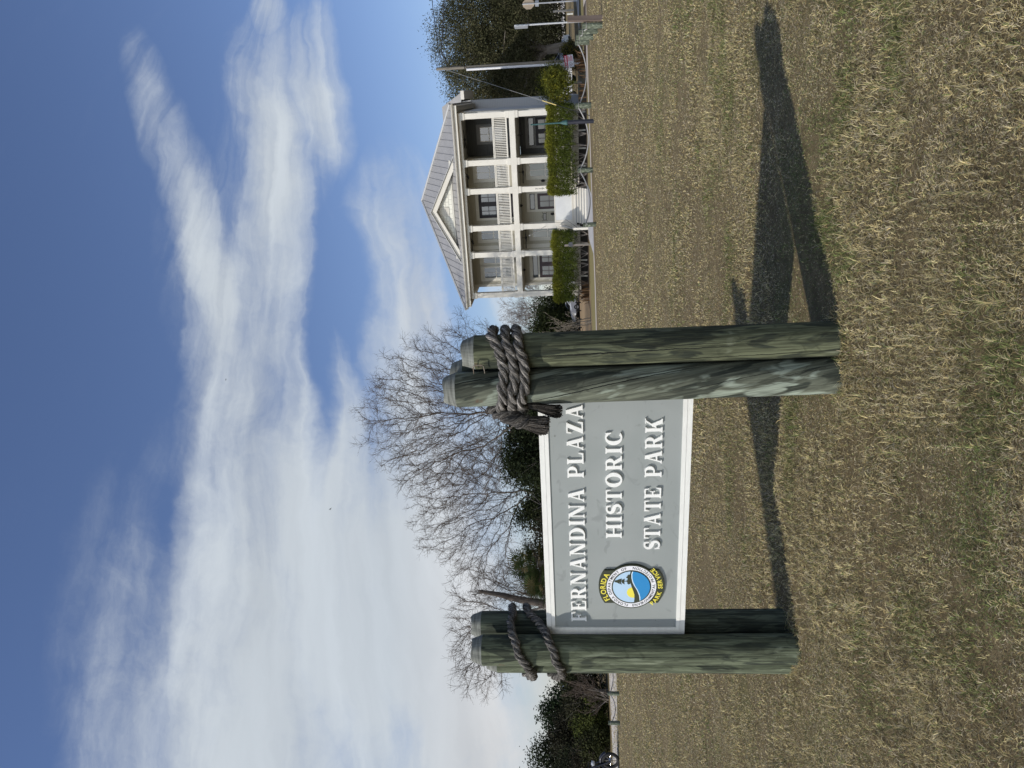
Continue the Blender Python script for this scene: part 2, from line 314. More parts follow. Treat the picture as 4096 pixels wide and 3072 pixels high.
def grass():
    """individual blades on the near lawn, thinning with distance"""
    parts = []
    for d0, d1, dens, wdt, hh in ((1.9, 3.4, 31000, .0016, .029), (3.4, 5.2, 18000, .0023, .032), (5.2, 8, 8000, .0036, .033), (8, 13, 2800, .0064, .035), (13, 20, 700, .013, .04), (20, 29, 260, .022, .04), (29, 38, 110, .030, .04)):
        tan = .92; area = tan*(d1*d1-d0*d0); n = int(area*dens)
        y = np.sqrt(rng.random(n)*(d1*d1-d0*d0)+d0*d0); x = (rng.random(n)*2-1)*tan*y
        parts.append(np.stack([x, y, np.full(n, wdt), np.full(n, hh)], 1))
    A = np.concatenate(parts); x, y, wd, hh = A.T.copy(); n = len(A)
    # most blades belong to small splayed tufts, with darker thatch showing between them
    cell = np.clip(.018+.006*y, .028, .16)*(.8+.5*vnoise(x+3, y+11, .8, 21)); kx = np.floor(x/cell); ky = np.floor(y/cell); hsh = np.abs(np.sin(kx*12.9898+ky*78.233)*43758.5453) % 1; hs2 = np.abs(np.sin(kx*39.425+ky*11.135)*24634.6345) % 1; hs3 = np.abs(np.sin(kx*7.77+ky*53.31)*9137.13) % 1
    tcx = (kx+.15+.7*hsh)*cell; tcy = (ky+.15+.7*hs2)*cell; matted = np.clip((vnoise(x+5, y+90, .75, 31)*.6+vnoise(x, y+33, .22, 32)*.4-.5)*6, 0, 1); tuft = rng.random(n) < .55*np.clip(1.35-y/10, .12, 1)*(1-.7*matted); q = np.where(tuft, .55+.30*rng.random(n), 0); x = x+(tcx-x)*q; y = y+(tcy-y)*q
    away = np.arctan2(y-tcy, x-tcx); near = np.clip(1.45-y/7, .15, 1); hh = hh*(1-.35*matted)*np.where(tuft, .5+.95*hs3**1.5, .75)*(.55+.9*vnoise(x+9, y, .33, 12)); tv = 1+(.76*((hsh*7.3+hs3*3.1) % 1)-.38)*near
    pb = []
    for px_, py_, pr_ in ((0, 4.18, .101), (.205, 4.155, .099), (-1.851, 5.06, .104), (-1.981, 5.215, .097), (-1.756, 5.305, .1), (.105, 4.365, .098)):
        k = 420; q = rng.random(k)*6.283; r_ = pr_+.003+.05*rng.random(k)**2; pb.append(np.stack([px_+r_*np.cos(q), py_+r_*np.sin(q), np.full(k, .0032), .026+.03*rng.random(k)**2], 1))
    pb = np.concatenate(pb); x = np.concatenate([x, pb[:, 0]]); y = np.concatenate([y, pb[:, 1]]); wd = np.concatenate([wd, pb[:, 2]]); hh = np.concatenate([hh, pb[:, 3]]); away = np.concatenate([away, rng.random(len(pb))*6.283]); tuft = np.concatenate([tuft, np.zeros(len(pb), bool)]); tv = np.concatenate([tv, np.ones(len(pb))]); matted = np.concatenate([matted, np.zeros(len(pb))]); n = len(x)
    bare = vnoise(x+40, y, .55, 5)*.6+vnoise(x, y+70, .17, 6)*.4
    keep = (rng.random(n) < np.clip((bare-.20)*4.2, .35, 1)) & (y < 33.5+.12*x); x, y, wd, hh, bare, matted, away, tuft, tv = x[keep], y[keep], wd[keep], hh[keep], bare[keep], matted[keep], away[keep], tuft[keep], tv[keep]; n = len(x)
    gr = vnoise(x, y, .85, 1)*.55+vnoise(x, y, .28, 2)*.45
    gprob = np.clip((gr-.53)*2.8, .14, .62)*np.clip(1.25-y/22, .35, 1)
    green = rng.random(n) < gprob
    # more green blades in an oval to the right of the right posts
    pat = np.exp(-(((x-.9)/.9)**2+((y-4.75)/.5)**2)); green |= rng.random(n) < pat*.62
    h = hh*(.45+.9*rng.random(n))*np.where(green, .85, 1)
    far = np.clip(y/6, 0, 1)
    ph = np.where(tuft, away+.7*rng.standard_normal(n), rng.random(n)*2*np.pi)
    t0 = np.where(green, .25+.7*rng.random(n), .35+1.0*rng.random(n)); t0 = t0+.45*matted; t1 = t0+.25+.75*rng.random(n)
    d = np.stack([np.cos(ph), np.sin(ph), 0*ph], 1); up = np.array([0, 0, 1.0]); sd_ = np.stack([-np.sin(ph), np.cos(ph), .35*rng.standard_normal(n)], 1)
    b = np.stack([x, y, .004*rng.random(n)+.012*rng.random(n)*(1-far*.3)], 1)
    curl = rng.standard_normal(n)*.38
    p1 = b+(h*.55)[:, None]*(np.sin(t0)[:, None]*d+np.cos(t0)[:, None]*up)
    d2 = np.stack([np.cos(ph+curl), np.sin(ph+curl), 0*ph], 1)
    p2 = p1+(h*.6)[:, None]*(np.sin(t1)[:, None]*d2+np.cos(t1)[:, None]*up); p2[:, 2] = np.maximum(p2[:, 2], .004)
    wv = (wd*(.6+.8*rng.random(n)))[:, None]*.5*sd_
    V = np.stack([b-wv, b+wv, p1+wv*.85, p1-wv*.85, p2+wv*.25, p2-wv*.25], 1).reshape(-1, 3)
    i = np.arange(n)[:, None]*6; Q = np.concatenate([i+np.array([[0, 1, 2, 3]]), i+np.array([[3, 2, 4, 5]])])
    v = rng.random(n)[:, None]
    straw = np.array([.66, .545, .285])*(.40+.80*v); grey = np.array([.48, .405, .285])*(.30+.95*v); tan_ = np.array([.47, .355, .165])*(.45+.8*v)
    k = np.clip(rng.random(n)+.28*matted*(rng.random(n) < .6), 0, .74 if False else 1)[:, None]; c = np.where(k < .42, straw, np.where(k < .64, tan_, grey))
    gc = (np.array([.19, .205, .075])*(1-k)+np.array([.125, .175, .05])*k)*(.5+.9*v); c = np.where(green[:, None], gc, c)
    c = c*tv[:, None]*np.array([.98, 1.0, .97]); C = np.repeat(c, 6, 0)
    me = quads_mesh('grass', V, Q, colors=C)
    o = link('grass', me, mat('grass_blades', (1, 1, 1), (.9, .9, .9), rough=.75, spec=.15, attr='tone', trans=.20)); tag(o, 'dry straw coloured turf with green patches', 'grass', kind='stuff')
grass()

# ---------------------------------------------------------------- the park sign: six piles, framed board, raised lettering, emblem
SG_K = 1.02; SG_L = np.array([-1.729, 4.98])*SG_K; SG_A = R(-20.43); SW = 1.83; SZ0, SZ1 = .757, 1.686
sX = np.array([math.cos(SG_A), math.sin(SG_A)]); sY = np.array([-math.sin(SG_A), math.cos(SG_A)])
def s_loc(x, y): d = np.array([x, y])-SG_L; return d@sX/SG_K, d@sY/SG_K
sign = empty('park_sign', (SG_L[0], SG_L[1], EYE*(1-SG_K)), SG_A, 'grey park name board with raised white letters and white frame between green timber piles', 'sign'); sign.scale = (SG_K,)*3
WHITE = mat('frame_white_paint', (.76, .76, .71), (.68, .675, .63), rough=.55, scale=9, stretch=(1, 1, 3), bump=.08, bscale=60, lo=.4, hi=.75)
LETTER = mat('letter_white_paint', (.82, .82, .78), (.76, .76, .72), rough=.5, scale=12)
def panel_mat():
    m = bpy.data.materials.new('sign_grey_paint'); m.use_nodes = True; t = m.node_tree; b = t.nodes['Principled BSDF']; b.inputs['Roughness'].default_value = .55; b.inputs['Specular IOR Level'].default_value = .3
    tc = N(t, 'ShaderNodeTexCoord')
    def nz(s, d=4, dist=0, st=(1, 1, 1)):
        mp = N(t, 'ShaderNodeMapping'); mp.inputs['Scale'].default_value = st; L(t, tc.outputs['Object'], mp.inputs[0])
        n = N(t, 'ShaderNodeTexNoise'); n.inputs['Scale'].default_value = s; n.inputs['Detail'].default_value = d; n.inputs['Distortion'].default_value = dist; L(t, mp.outputs[0], n.inputs['Vector']); return n.outputs['Fac']
    def rng_(v, a, c, x=0, y=1):
        r = N(t, 'ShaderNodeMapRange'); L(t, v, r.inputs[0]); r.inputs[1].default_value = a; r.inputs[2].default_value = c; r.inputs[3].default_value = x; r.inputs[4].default_value = y; return r.outputs[0]
    base = N(t, 'ShaderNodeMix', data_type='RGBA'); L(t, rng_(nz(2.2, 3, .5), .35, .65), base.inputs[0]); base.inputs[6].default_value = (.262, .284, .272, 1); base.inputs[7].default_value = (.290, .310, .298, 1)
    sm = N(t, 'ShaderNodeMix', data_type='RGBA'); L(t, rng_(nz(4.5, 5, 2.2, (1, 1, 1.6)), .60, .68, 0, .6), sm.inputs[0]); L(t, base.outputs[2], sm.inputs[6]); sm.inputs[7].default_value = (.205, .22, .212, 1)
    vo = N(t, 'ShaderNodeTexVoronoi'); vo.inputs['Scale'].default_value = 9.0; mpv = N(t, 'ShaderNodeMapping'); mpv.inputs['Scale'].default_value = (1, 0.01, 1); L(t, tc.outputs['Object'], mpv.inputs[0]); L(t, mpv.outputs[0], vo.inputs['Vector'])
    spot = math_node(t, 'LESS_THAN', math_node(t, 'ADD', vo.outputs['Distance'], math_node(t, 'MULTIPLY', nz(70, 2), .12)), .132)
    spn = math_node(t, 'MULTIPLY', spot, rng_(nz(7, 1), .47, .56, 0, .85))
    fin = N(t, 'ShaderNodeMix', data_type='RGBA'); L(t, spn, fin.inputs[0]); L(t, sm.outputs[2], fin.inputs[6]); fin.inputs[7].default_value = (.075, .07, .06, 1)
    L(t, fin.outputs[2], b.inputs['Base Color'])
    bp = N(t, 'ShaderNodeBump'); bp.inputs['Strength'].default_value = .06; L(t, nz(40, 3), bp.inputs['Height']); L(t, bp.outputs[0], b.inputs['Normal']); return m
def pile(c, r, h, top, m, seed, flats=0.0):
    """turned round pile with a chamfered crown; c base centre, top = centre at height h (leaning slightly)"""
    px_, py_ = c; top = (top[0]-c[0], top[1]-c[1]); c = (0.0, 0.0)
    g = np.random.default_rng(seed); n = 64; zs = [-.15]+list(np.linspace(0, h-.075, 44))+[h-.072]; m_ = MB()
    ph = g.random(4)*6.28
    def rad(q, z):
        e = 1+.020*math.sin(2*q+ph[0]+.6*z)+.010*math.sin(3*q+ph[1]-1.1*z)+.006*math.sin(7*q+ph[2]+5*z)+.008*math.sin(2.3*z+ph[3])
        if flats: e *= 1-flats*max(0, math.cos(4*(q-.35)))**2
        return r*e
    def cen(z): k = z/h; return c[0]+(top[0]-c[0])*k, c[1]+(top[1]-c[1])*k
    rings = [(z, 1.0, True) for z in zs]
    vs = []
    for z, s_, _ in rings:
        cx, cy = cen(z)
        for k in range(n):
            q = 2*math.pi*k/n; rr = rad(q, z)*s_; vs.append((cx+rr*math.cos(q), cy+rr*math.sin(q), z))
    fs = [(i*n+k, i*n+(k+1) % n, (i+1)*n+(k+1) % n, (i+1)*n+k) for i in range(len(rings)-1) for k in range(n)]
    m_.add(vs, fs, True)
    # chamfer and end grain
    ring0 = vs[-n:]; cx, cy = cen(h); ring1 = []
    for k in range(n):
        q = 2*math.pi*k/n; rr = rad(q, h)*.74; ring1.append((cx+rr*math.cos(q), cy+rr*math.sin(q), h+.004*math.sin(3*q+seed)))
    crown = MB(); crown.add(ring0+ring1, [(k, (k+1) % n, n+(k+1) % n, n+k) for k in range(n)]); crown.add(ring1+[(cx, cy, h+.002)], [(k, (k+1) % n, n) for k in range(n)])
    o = m_.build('post', m, sign); crown.build('post_crown', ENDGRAIN, o); o.location = (px_, py_, 0); return o
def endgrain_mat():
    m = bpy.data.materials.new('sawn_end_grain'); m.use_nodes = True; t = m.node_tree; b = t.nodes['Principled BSDF']; b.inputs['Roughness'].default_value = .9; b.inputs['Specular IOR Level'].default_value = .15
    tc = N(t, 'ShaderNodeTexCoord'); sp = N(t, 'ShaderNodeSeparateXYZ'); L(t, tc.outputs['Object'], sp.inputs[0]); th = math_node(t, 'ARCTAN2', sp.outputs[1], sp.outputs[0])
    def nz(a, z, sc, d):
        c = N(t, 'ShaderNodeCombineXYZ'); L(t, math_node(t, 'MULTIPLY', th, a), c.inputs[0]); L(t, math_node(t, 'MULTIPLY', sp.outputs[2], z), c.inputs[1])
        n = N(t, 'ShaderNodeTexNoise'); n.inputs['Scale'].default_value = sc; n.inputs['Detail'].default_value = d; n.inputs['Distortion'].default_value = .4; L(t, c.outputs[0], n.inputs['Vector']); return n.outputs['Fac']
    rg = nz(.45, 42, 1.6, 3); cutm = nz(9, 6, 1.0, 3)
    r = N(t, 'ShaderNodeValToRGB'); r.color_ramp.elements[0].position = .34; r.color_ramp.elements[0].color = (.10, .103, .09, 1); r.color_ramp.elements[1].position = .62; r.color_ramp.elements[1].color = (.225, .232, .205, 1)
    L(t, math_node(t, 'ADD', math_node(t, 'MULTIPLY', rg, .7), math_node(t, 'MULTIPLY', cutm, .3)), r.inputs[0]); L(t, r.outputs[0], b.inputs['Base Color'])
    bp = N(t, 'ShaderNodeBump'); bp.inputs['Strength'].default_value = .6; bp.inputs['Distance'].default_value = .006; L(t, rg, bp.inputs['Height']); L(t, bp.outputs[0], b.inputs['Normal']); return m
ENDGRAIN = endgrain_mat()
SPA = 2.0
WOODS = dict(
    A=wood_mat('pile_wood_swirled', (.040, .047, .037), (.125, .135, .100), (.285, .325, .26), 1.0, .575, SPA, [(-1.3+SPA*2.2, 1.7, 2.215, .030), (-2.3+SPA*1.73, .55, 1.86, .028), (-1.75+SPA*1.55, .9, 1.6, .014), (-1.1+SPA*1.2, .3, 1.25, .014), (-1.9+SPA*.9, .2, .85, .014), (-1.5+SPA*.5, .05, .5, .012), (-1.0+SPA*1.9, 1.5, 2.05, .012)]),
    B=wood_mat('pile_wood_olive', (.036, .042, .030), (.115, .125, .075), (.19, .205, .14), 2.3, .64, .25, [(-1.72+.25*1.5, .5, 1.78, .032), (-1.15, .2, 1.3, .012), (-1.95, .1, 1.0, .022), (-1.4, 1.2, 2.1, .012), (-.8, .6, 1.7, .012)]),
    C=wood_mat('pile_wood_rear', (.036, .042, .032), (.10, .11, .075), (.17, .185, .13), 3.1, .64, .2, [(-1.5, .6, 2.1, .02)]),
    D=wood_mat('pile_wood_green', (.042, .050, .036), (.122, .140, .090), (.20, .225, .155), 4.1, .63, .04, [(-1.42, .1, 2.1, .016), (-1.95, .3, 2.0, .010), (-2.05, .02, .4, .02), (-1.0, .5, 1.5, .010), (-1.7, .8, 1.6, .009), (-1.2, .05, .7, .009)]),
    E=wood_mat('pile_wood_green_flat', (.045, .053, .038), (.125, .143, .092), (.20, .225, .155), 5.2, .63, .04, [(-2.0, .1, 1.9, .012)]),
    F=wood_mat('pile_wood_painted_shade', (.035, .043, .034), (.085, .10, .072), (.14, .16, .12), 6.4, .64, .05, [(-1.2, .2, 2.1, .015), (-1.7, .5, 1.5, .01)]))  # F repeats the green wood in darker tones, its shade mixed into the colour
POST = dict(A=((0.0, 4.18), (-.025, 4.18), 2.215, .101), B=((.205, 4.155), (.185, 4.15), 2.10, .0985), C=((.105, 4.365), (.062, 4.365), 2.20, .098),
            D=((-1.851, 5.06), (-1.864, 5.06), 2.217, .104), E=((-1.981, 5.215), (-1.981, 5.215), 2.13, .097), F=((-1.756, 5.305), (-1.766, 5.305), 2.248, .100))
for i, (k, (b0, t0, h, r)) in enumerate(POST.items()):
    m = WOODS[k]
    pile(s_loc(*b0), r/SG_K, (h+EYE*(SG_K-1))/SG_K, s_loc(*t0), m, i+3, flats=.05 if k in 'DEF' else 0.0)
st = MB(); ax, ay = s_loc(.065, 4.088); bx, by = s_loc(.115, 4.045)
st.tube([(ax, ay, 2.02), (bx-.012, by, 2.018), (bx-.005, by, 2.010), (bx-.005, by, 1.968), (bx-.012, by, 1.960), (ax, ay, 1.958)], .0032, 6); st.build('wire_staple', mat('rusty_wire', (.22, .2, .17), (.12, .09, .06), rough=.5, metal=.6), sign)
# board and frame
bd = MB(); bd.box(.02, SW-.02, .014, .085, SZ0+.02, SZ1-.02); board = bd.build('board', panel_mat(), sign)
fo = 0.031; fi = .058
def frame_ring(o0, o1, y0, y1):
    f = MB(); x0, x1, z0, z1 = o0, SW-o0, SZ0+o0, SZ1-o0; q = o1-o0
    f.box(x0, x1, y0, y1, z1-q, z1); f.box(x0, x1, y0, y1, z0, z0+q); f.box(x0, x0+q, y0, y1, z0+q+.0006, z1-q-.0006); f.box(x1-q, x1, y0, y1, z0+q+.0006, z1-q-.0006); return f
frame_ring(0, fo, .0075, .10).build('outer_frame', WHITE, sign)
frame_ring(fo+.0018, fi, .0055, .0135).build('inner_frame', WHITE, sign)
mb = MB(); mb.box(fo-.001, fo+.003, .008, .012, SZ0+.03, SZ1-.03)
# --- serif capitals drawn as strokes on a unit cap height
S_, T_, SH, SO = .215, .085, .075, .080
def rect(x0, x1, z0, z1): return [(x0, z0), (x1, z0), (x1, z1), (x0, z1)]
def serif(xa, xb, z, up):
    d = 1 if up else -1
    return [(xa-SO, z), (xb+SO, z), (xb+SO*.95, z+d*SH*.62), (xb+.01, z+d*SH*1.45), (xa-.01, z+d*SH*1.45), (xa-SO*.95, z+d*SH*.62)]
def stem(x, w=S_): return [rect(x, x+w, 0, 1), serif(x, x+w, 0, True), serif(x, x+w, 1, False)]
def arc(cx, cz, rx, rz, wx, wz, a0, a1, n=28):
    A = [math.radians(a0+(a1-a0)*i/n) for i in range(n+1)]
    return [(cx+rx*math.cos(q), cz+rz*math.sin(q)) for q in A]+[(cx+(rx-wx)*math.cos(q), cz+(rz-wz)*math.sin(q)) for q in A[::-1]]
def arcs(cx, cz, rx, rz, wx, wz, a0, a1, parts=4):
    return [arc(cx, cz, rx, rz, wx, wz, a0+(a1-a0)*i/parts, a0+(a1-a0)*(i+1)/parts, 10) for i in range(parts)]
def diag(xb, xt, w, z0=0, z1=1): return [(xb, z0), (xb+w, z0), (xt+w, z1), (xt, z1)]
def swept(pts, ws):
    P = [np.array(p, float) for p in pts]; out = []
    for i in range(len(P)):
        t = P[min(i+1, len(P)-1)]-P[max(i-1, 0)]; t /= np.linalg.norm(t); nn = np.array([-t[1], t[0]]); out.append((P[i]+nn*ws[i]/2, P[i]-nn*ws[i]/2))
    return [[tuple(out[i][0]), tuple(out[i][1]), tuple(out[i+1][1]), tuple(out[i+1][0])] for i in range(len(P)-1)]
def s_glyph():
    pts = []; ws = []
    for q in np.linspace(38, 270, 16): a = math.radians(q); pts.append((.36+.235*math.cos(a), .735+.215*math.sin(a)))
    k1 = len(pts)
    for q in np.linspace(90, -142, 16): a = math.radians(q); pts.append((.36+.265*math.cos(a), .275+.225*math.sin(a)))
    n = len(pts)
    for i in range(n):
        u = i/(n-1); ws.append(.10+.15*math.exp(-((u-.5)/.24)**2))
    P = np.array(pts); P[k1-4:k1+4] = np.array([np.linspace(P[k1-4][j], P[k1+3][j], 8) for j in range(2)]).T
    return swept(P, ws)+[[(.50, .80), (.575, .68), (.64, .68), (.60, .985), (.555, .985)], [(.085, .02), (.13, .02), (.20, .16), (.125, .33), (.065, .33)]]
GL = {
 'I': (.41, stem(.085)),
 'H': (1.02, stem(.085)+stem(.70)+[rect(.3, .72, .46, .555)]),
 'L': (.78, stem(.085)+[rect(.30, .72, 0, T_), [(.60, .0), (.73, 0), (.755, .30), (.70, .30)]]),
 'F': (.76, stem(.085)+[rect(.30, .70, 1-T_, 1), [(.58, 1), (.71, 1), (.735, .72), (.68, .72)], rect(.30, .53, .46, .55), [(.47, .36), (.53, .36), (.53, .66), (.47, .66)]]),
 'E': (.80, stem(.085)+[rect(.30, .70, 1-T_, 1), [(.58, 1), (.71, 1), (.735, .72), (.68, .72)], rect(.30, .53, .46, .55), [(.47, .36), (.53, .36), (.53, .66), (.47, .66)], rect(.30, .74, 0, T_), [(.62, 0), (.755, 0), (.78, .29), (.725, .29)]]),
 'T': (.86, stem(.31)+[rect(.05, .81, 1-T_, 1), [(.04, 1), (.17, 1), (.085, .70), (.03, .70)], [(.69, 1), (.82, 1), (.83, .70), (.775, .70)]]),
 'N': (1.02, [rect(.13, .21, 0, 1), serif(.13, .21, 0, True), rect(.80, .88, 0, 1), serif(.80, .88, 1, False), diag(.66, .08, .25), [(.0, 1), (.2, 1), (.2, .93), (0, .95)]]),
 'A': (.98, [diag(.10, .43, .085), diag(.63, .36, .245), rect(.27, .68, .27, .36), serif(.12, .19, 0, True), serif(.66, .84, 0, True)]),
 'R': (.98, stem(.085)+[rect(.3, .47, 1-T_, 1), rect(.3, .47, .44, .44+T_)]+arcs(.46, .72, .32, .28, .22, .092, 90, -90)+[diag(.66, .38, .245, 0, .47), serif(.68, .86, 0, True)]),
 'P': (.82, stem(.085)+[rect(.3, .45, 1-T_, 1), rect(.3, .45, .40, .40+T_)]+arcs(.44, .70, .34, .30, .225, .092, 90, -90)),
 'D': (.98, stem(.085)+[rect(.3, .44, 1-T_, 1), rect(.3, .44, 0, T_)]+arcs(.42, .5, .50, .50, .25, .095, 90, -90, 5)),
 'O': (1.02, arcs(.51, .5, .48, .52, .25, .10, 0, 360, 8)),
 'C': (.92, arcs(.50, .5, .47, .52, .25, .10, 48, 308, 7)+[[(.74, .985), (.80, .985), (.83, .66), (.77, .66), (.66, .84)]]),
 'S': (.72, s_glyph()),
 'Z': (.86, [rect(.10, .78, 1-T_, 1), rect(.06, .78, 0, T_), diag(.04, .50, .28), [(.10, 1), (.20, 1), (.13, .70), (.07, .70)], [(.66, 0), (.79, 0), (.83, .31), (.77, .31)]]),
 'K': (1.0, stem(.085)+[[(.30, .36), (.42, .36), (.86, .96), (.74, .96)], [(.62, .96), (.98, .96), (.98, 1), (.62, 1)], [(.40, .58), (.58, .70), (.90, .04), (.62, .04)], serif(.68, .86, 0, True)]),
 ' ': (.52, [])}
def word_line(text, x0, x1, z, h, depth=.013):
    adv = sum(GL[c][0] for c in text); gap = .11*(len(text)-1); sx = (x1-x0)/(adv+gap-.0)
    x = x0
    for ch in text:
        wdt, polys = GL[ch]
        if polys:
            m_ = MB()
            for i, p in enumerate(polys): m_.prism_y([(x+a*sx, z+b_*h) for a, b_ in p], .0135-depth-.00012*i, .0138)
            o = m_.build('letter', LETTER, sign)
        x += (wdt+.11)*sx
word_line('FERNANDINA PLAZA', .112, 1.704, 1.415, .102)
word_line('HISTORIC', .765, 1.522, 1.179, .101)
word_line('STATE PARK', .676, 1.602, .935, .104)
# --- emblem
EC = (.394, 1.116)
OLIVE = mat('emblem_dark_olive', (.040, .046, .026), (.047, .053, .03), rough=.45); EWHITE = mat('emblem_white', (.78, .78, .80), (.74, .74, .76), rough=.45)
ESKY = mat('emblem_pale_sky', (.44, .60, .75), (.43, .59, .74), rough=.45); EBLUE = mat('emblem_water_blue', (.030, .24, .52), (.03, .23, .50), rough=.45)
EYEL = mat('emblem_yellow', (.80, .70, .09), (.78, .68, .09), rough=.45); EBLK = mat('emblem_black', (.012, .013, .014), (.014, .014, .014), rough=.45)
def circ(r, n=72, a0=0, a1=360): return [(EC[0]+r*math.cos(math.radians(a0+(a1-a0)*i/n)), EC[1]+r*math.sin(math.radians(a0+(a1-a0)*i/n))) for i in range(n+(0 if a1-a0 == 360 else 1))]
def badge_outline():
    hw_, hs = .128, .176; pts = []
    rr = (hw_**2+(.215-hs)**2)/(2*(.215-hs)); cz = .215-rr; a = math.asin(hw_/rr)
    top = [(rr*math.sin(q), cz+rr*math.cos(q)) for q in np.linspace(a, -a, 24)]
    bot = [(-x, -z) for x, z in top]
    # side bulges where the ring is wider than the plaque
    R_ = .170; q0 = math.acos(hw_/R_); left = [(-R_*math.cos(q), R_*math.sin(q)) for q in np.linspace(q0, -q0, 24)]; right = [(-x, -z) for x, z in left]
    return [(EC[0]+x, EC[1]+z) for x, z in top+left+bot+right]
eb = MB(); eb.prism_y(badge_outline(), -.004, .0139); emb = eb.build('emblem', OLIVE, sign)
def lay(poly, y, m, name): m_ = MB(); m_.prism_y(poly, y, -.0036); return m_.build(name, m, emb)
def lays(polys, y, m, name):
    m_ = MB(); [m_.prism_y(p, y, -.0036) for p in polys]; return m_.build(name, m, emb)
lay(circ(.1625), -.0052, EWHITE, 'lettered_ring'); lay(circ(.1300), -.0058, OLIVE, 'inner_rim'); lay(circ(.1215), -.0064, ESKY, 'emblem_sky')
er = .1215
def clip_in(p): 
    x, z = p; d = math.hypot(x, z); return (x, z) if d <= er else (x*er/d, z*er/d)
curve = [(-.121, -.035), (-.10, -.030), (-.07, -.024), (-.04, -.012), (-.01, .008), (.02, .020), (.05, .016), (.08, .010), (.102, .004), (.1215, .002)]
sunp = [(EC[0]+x, EC[1]+z) for x, z in [(-.043+.042*math.cos(q), -.012+.042*math.sin(q)) for q in np.linspace(0, 2*math.pi, 40)[:-1]]]
# everything under the shoreline is land, then water
below = [(math.cos(q)*er, math.sin(q)*er) for q in np.linspace(R(1), R(-164), 40)]
hill = [(-.1165, -.0335), (-.095, -.022), (-.06, -.012), (-.03, .000), (0, .002), (.02, -.001), (.05, .010), (.09, .014), (.121, .010)]
hill = [(-.1195, -.018), (-.095, -.020), (-.06, -.020), (-.03, -.012), (0, -.002), (.03, .006), (.06, .012), (.09, .012), (.121, .006)]
water = [(-.108, -.055), (-.08, -.053), (-.05, -.046), (-.02, -.034), (.01, -.018), (.04, -.006), (.07, .000), (.10, .001), (.1205, -.004)]
def region(top, q0, q1): return [(EC[0]+x, EC[1]+z) for x, z in [clip_in(p) for p in top]+[(math.cos(q)*er, math.sin(q)*er) for q in np.linspace(q0, q1, 40)]]
lay(sunp, -.0070, EYEL, 'emblem_sun')
lay(region(hill, R(2), R(-171)), -.0076, OLIVE, 'emblem_shore')
lay(region(water, R(-2), R(-153)), -.0082, mat('emblem_foam', (.62, .76, .85), (.6, .75, .84)), 'emblem_foam')
lay(region([(x, z-.006) for x, z in water], R(-5), R(-150)), -.0088, EBLUE, 'emblem_water')
tr_ = []
tx = .046
for zc, wd_, hh in ((.100, .012, .024), (.085, .022, .018), (.072, .027, .016), (.058, .020, .014), (.050, .026, .010)):
    tr_.append([(EC[0]+tx-wd_, EC[1]+zc-hh*.5), (EC[0]+tx-wd_*.3, EC[1]+zc-hh*.2), (EC[0]+tx+wd_*.8, EC[1]+zc-hh*.55), (EC[0]+tx+wd_*.55, EC[1]+zc+hh*.3), (EC[0]+tx, EC[1]+zc+hh*.6), (EC[0]+tx-wd_*.6, EC[1]+zc+hh*.25)])
tr_.append([(EC[0]+tx-.0018, EC[1]+.005), (EC[0]+tx+.0018, EC[1]+.005), (EC[0]+tx+.0012, EC[1]+.09), (EC[0]+tx-.0012, EC[1]+.09)])
for bx_, bz_, br in ((.032, .017, .010), (.047, .020, .013), (.060, .017, .009), (.077, .019, .013), (.088, .017, .009)):
    tr_.append([(EC[0]+bx_+br*(1+.2*math.sin(5*q))*math.cos(q), EC[1]+bz_+br*(1+.25*math.cos(4*q))*math.sin(q)) for q in np.linspace(0, 6.283, 19)[:-1]])
m_ = MB()
for i, p in enumerate(tr_): m_.prism_y(p, -.0082-.0001*i, -.0078)
m_.build('emblem_trees', OLIVE, emb)
FONTS = {}
def glyph_mesh(ch, bold):
    k = (ch, bold)
    if k not in FONTS:
        cu = bpy.data.curves.new('glyph', 'FONT'); cu.body = ch; cu.size = 1; cu.offset = bold; cu.resolution_u = 3; cu.align_x = 'CENTER'
        o = bpy.data.objects.new('glyph', cu); col.objects.link(o); dg = bpy.context.evaluated_depsgraph_get(); dg.update()
        me = bpy.data.meshes.new_from_object(o.evaluated_get(dg)); vs = [tuple(v.co) for v in me.vertices]; fs = [tuple(p.vertices) for p in me.polygons]
        bpy.data.objects.remove(o); bpy.data.curves.remove(cu); bpy.data.meshes.remove(me)
        xs = [v[0] for v in vs] or [0]; FONTS[k] = (vs, fs, min(xs), max(xs))
    return FONTS[k]
def arc_text(text, rad, size, a_mid, inside, y, m, name, parent, bold=.012, track=1.0, c=EC, only=None):
    """text along an arc; inside=False reads clockwise over the top, True reads counter-clockwise along the bottom"""
    gl = [glyph_mesh(ch, bold) if ch != ' ' else ([], [], -.18, .18) for ch in text]
    ws = [(g[3]-g[2]+.11)*size*track for g in gl]; tot = sum(ws); pos = -tot/2; m_ = MB()
    for ig, (g, wd_) in enumerate(zip(gl, ws)):
        if only and not only[0] <= ig < only[1]: pos += wd_; continue
        s0 = pos+wd_/2; pos += wd_; q = math.radians(a_mid)+(s0/rad if inside else -s0/rad)
        rot = q+math.pi/2 if inside else q-math.pi/2
        mid = (g[2]+g[3])/2; vs = []
        for v in g[0]:
            X_ = (v[0]-mid)*size; Z_ = (v[1]-.34)*size
            vs.append((c[0]+rad*math.cos(q)+X_*math.cos(rot)-Z_*math.sin(rot), y, c[1]+rad*math.sin(q)+X_*math.sin(rot)+Z_*math.cos(rot)))
        m_.add(vs, g[1])
    return m_.build(name, m, parent)
arc_text('FLORIDA DEPARTMENT OF', .1463, .0265, 92, False, -.0060, EBLK, 'ring_lettering', emb, .014, 1.13)
arc_text('ENVIRONMENTAL PROTECTION', .1463, .0265, -90, True, -.0060, EBLK, 'ring_lettering', emb, .014, 1.06)
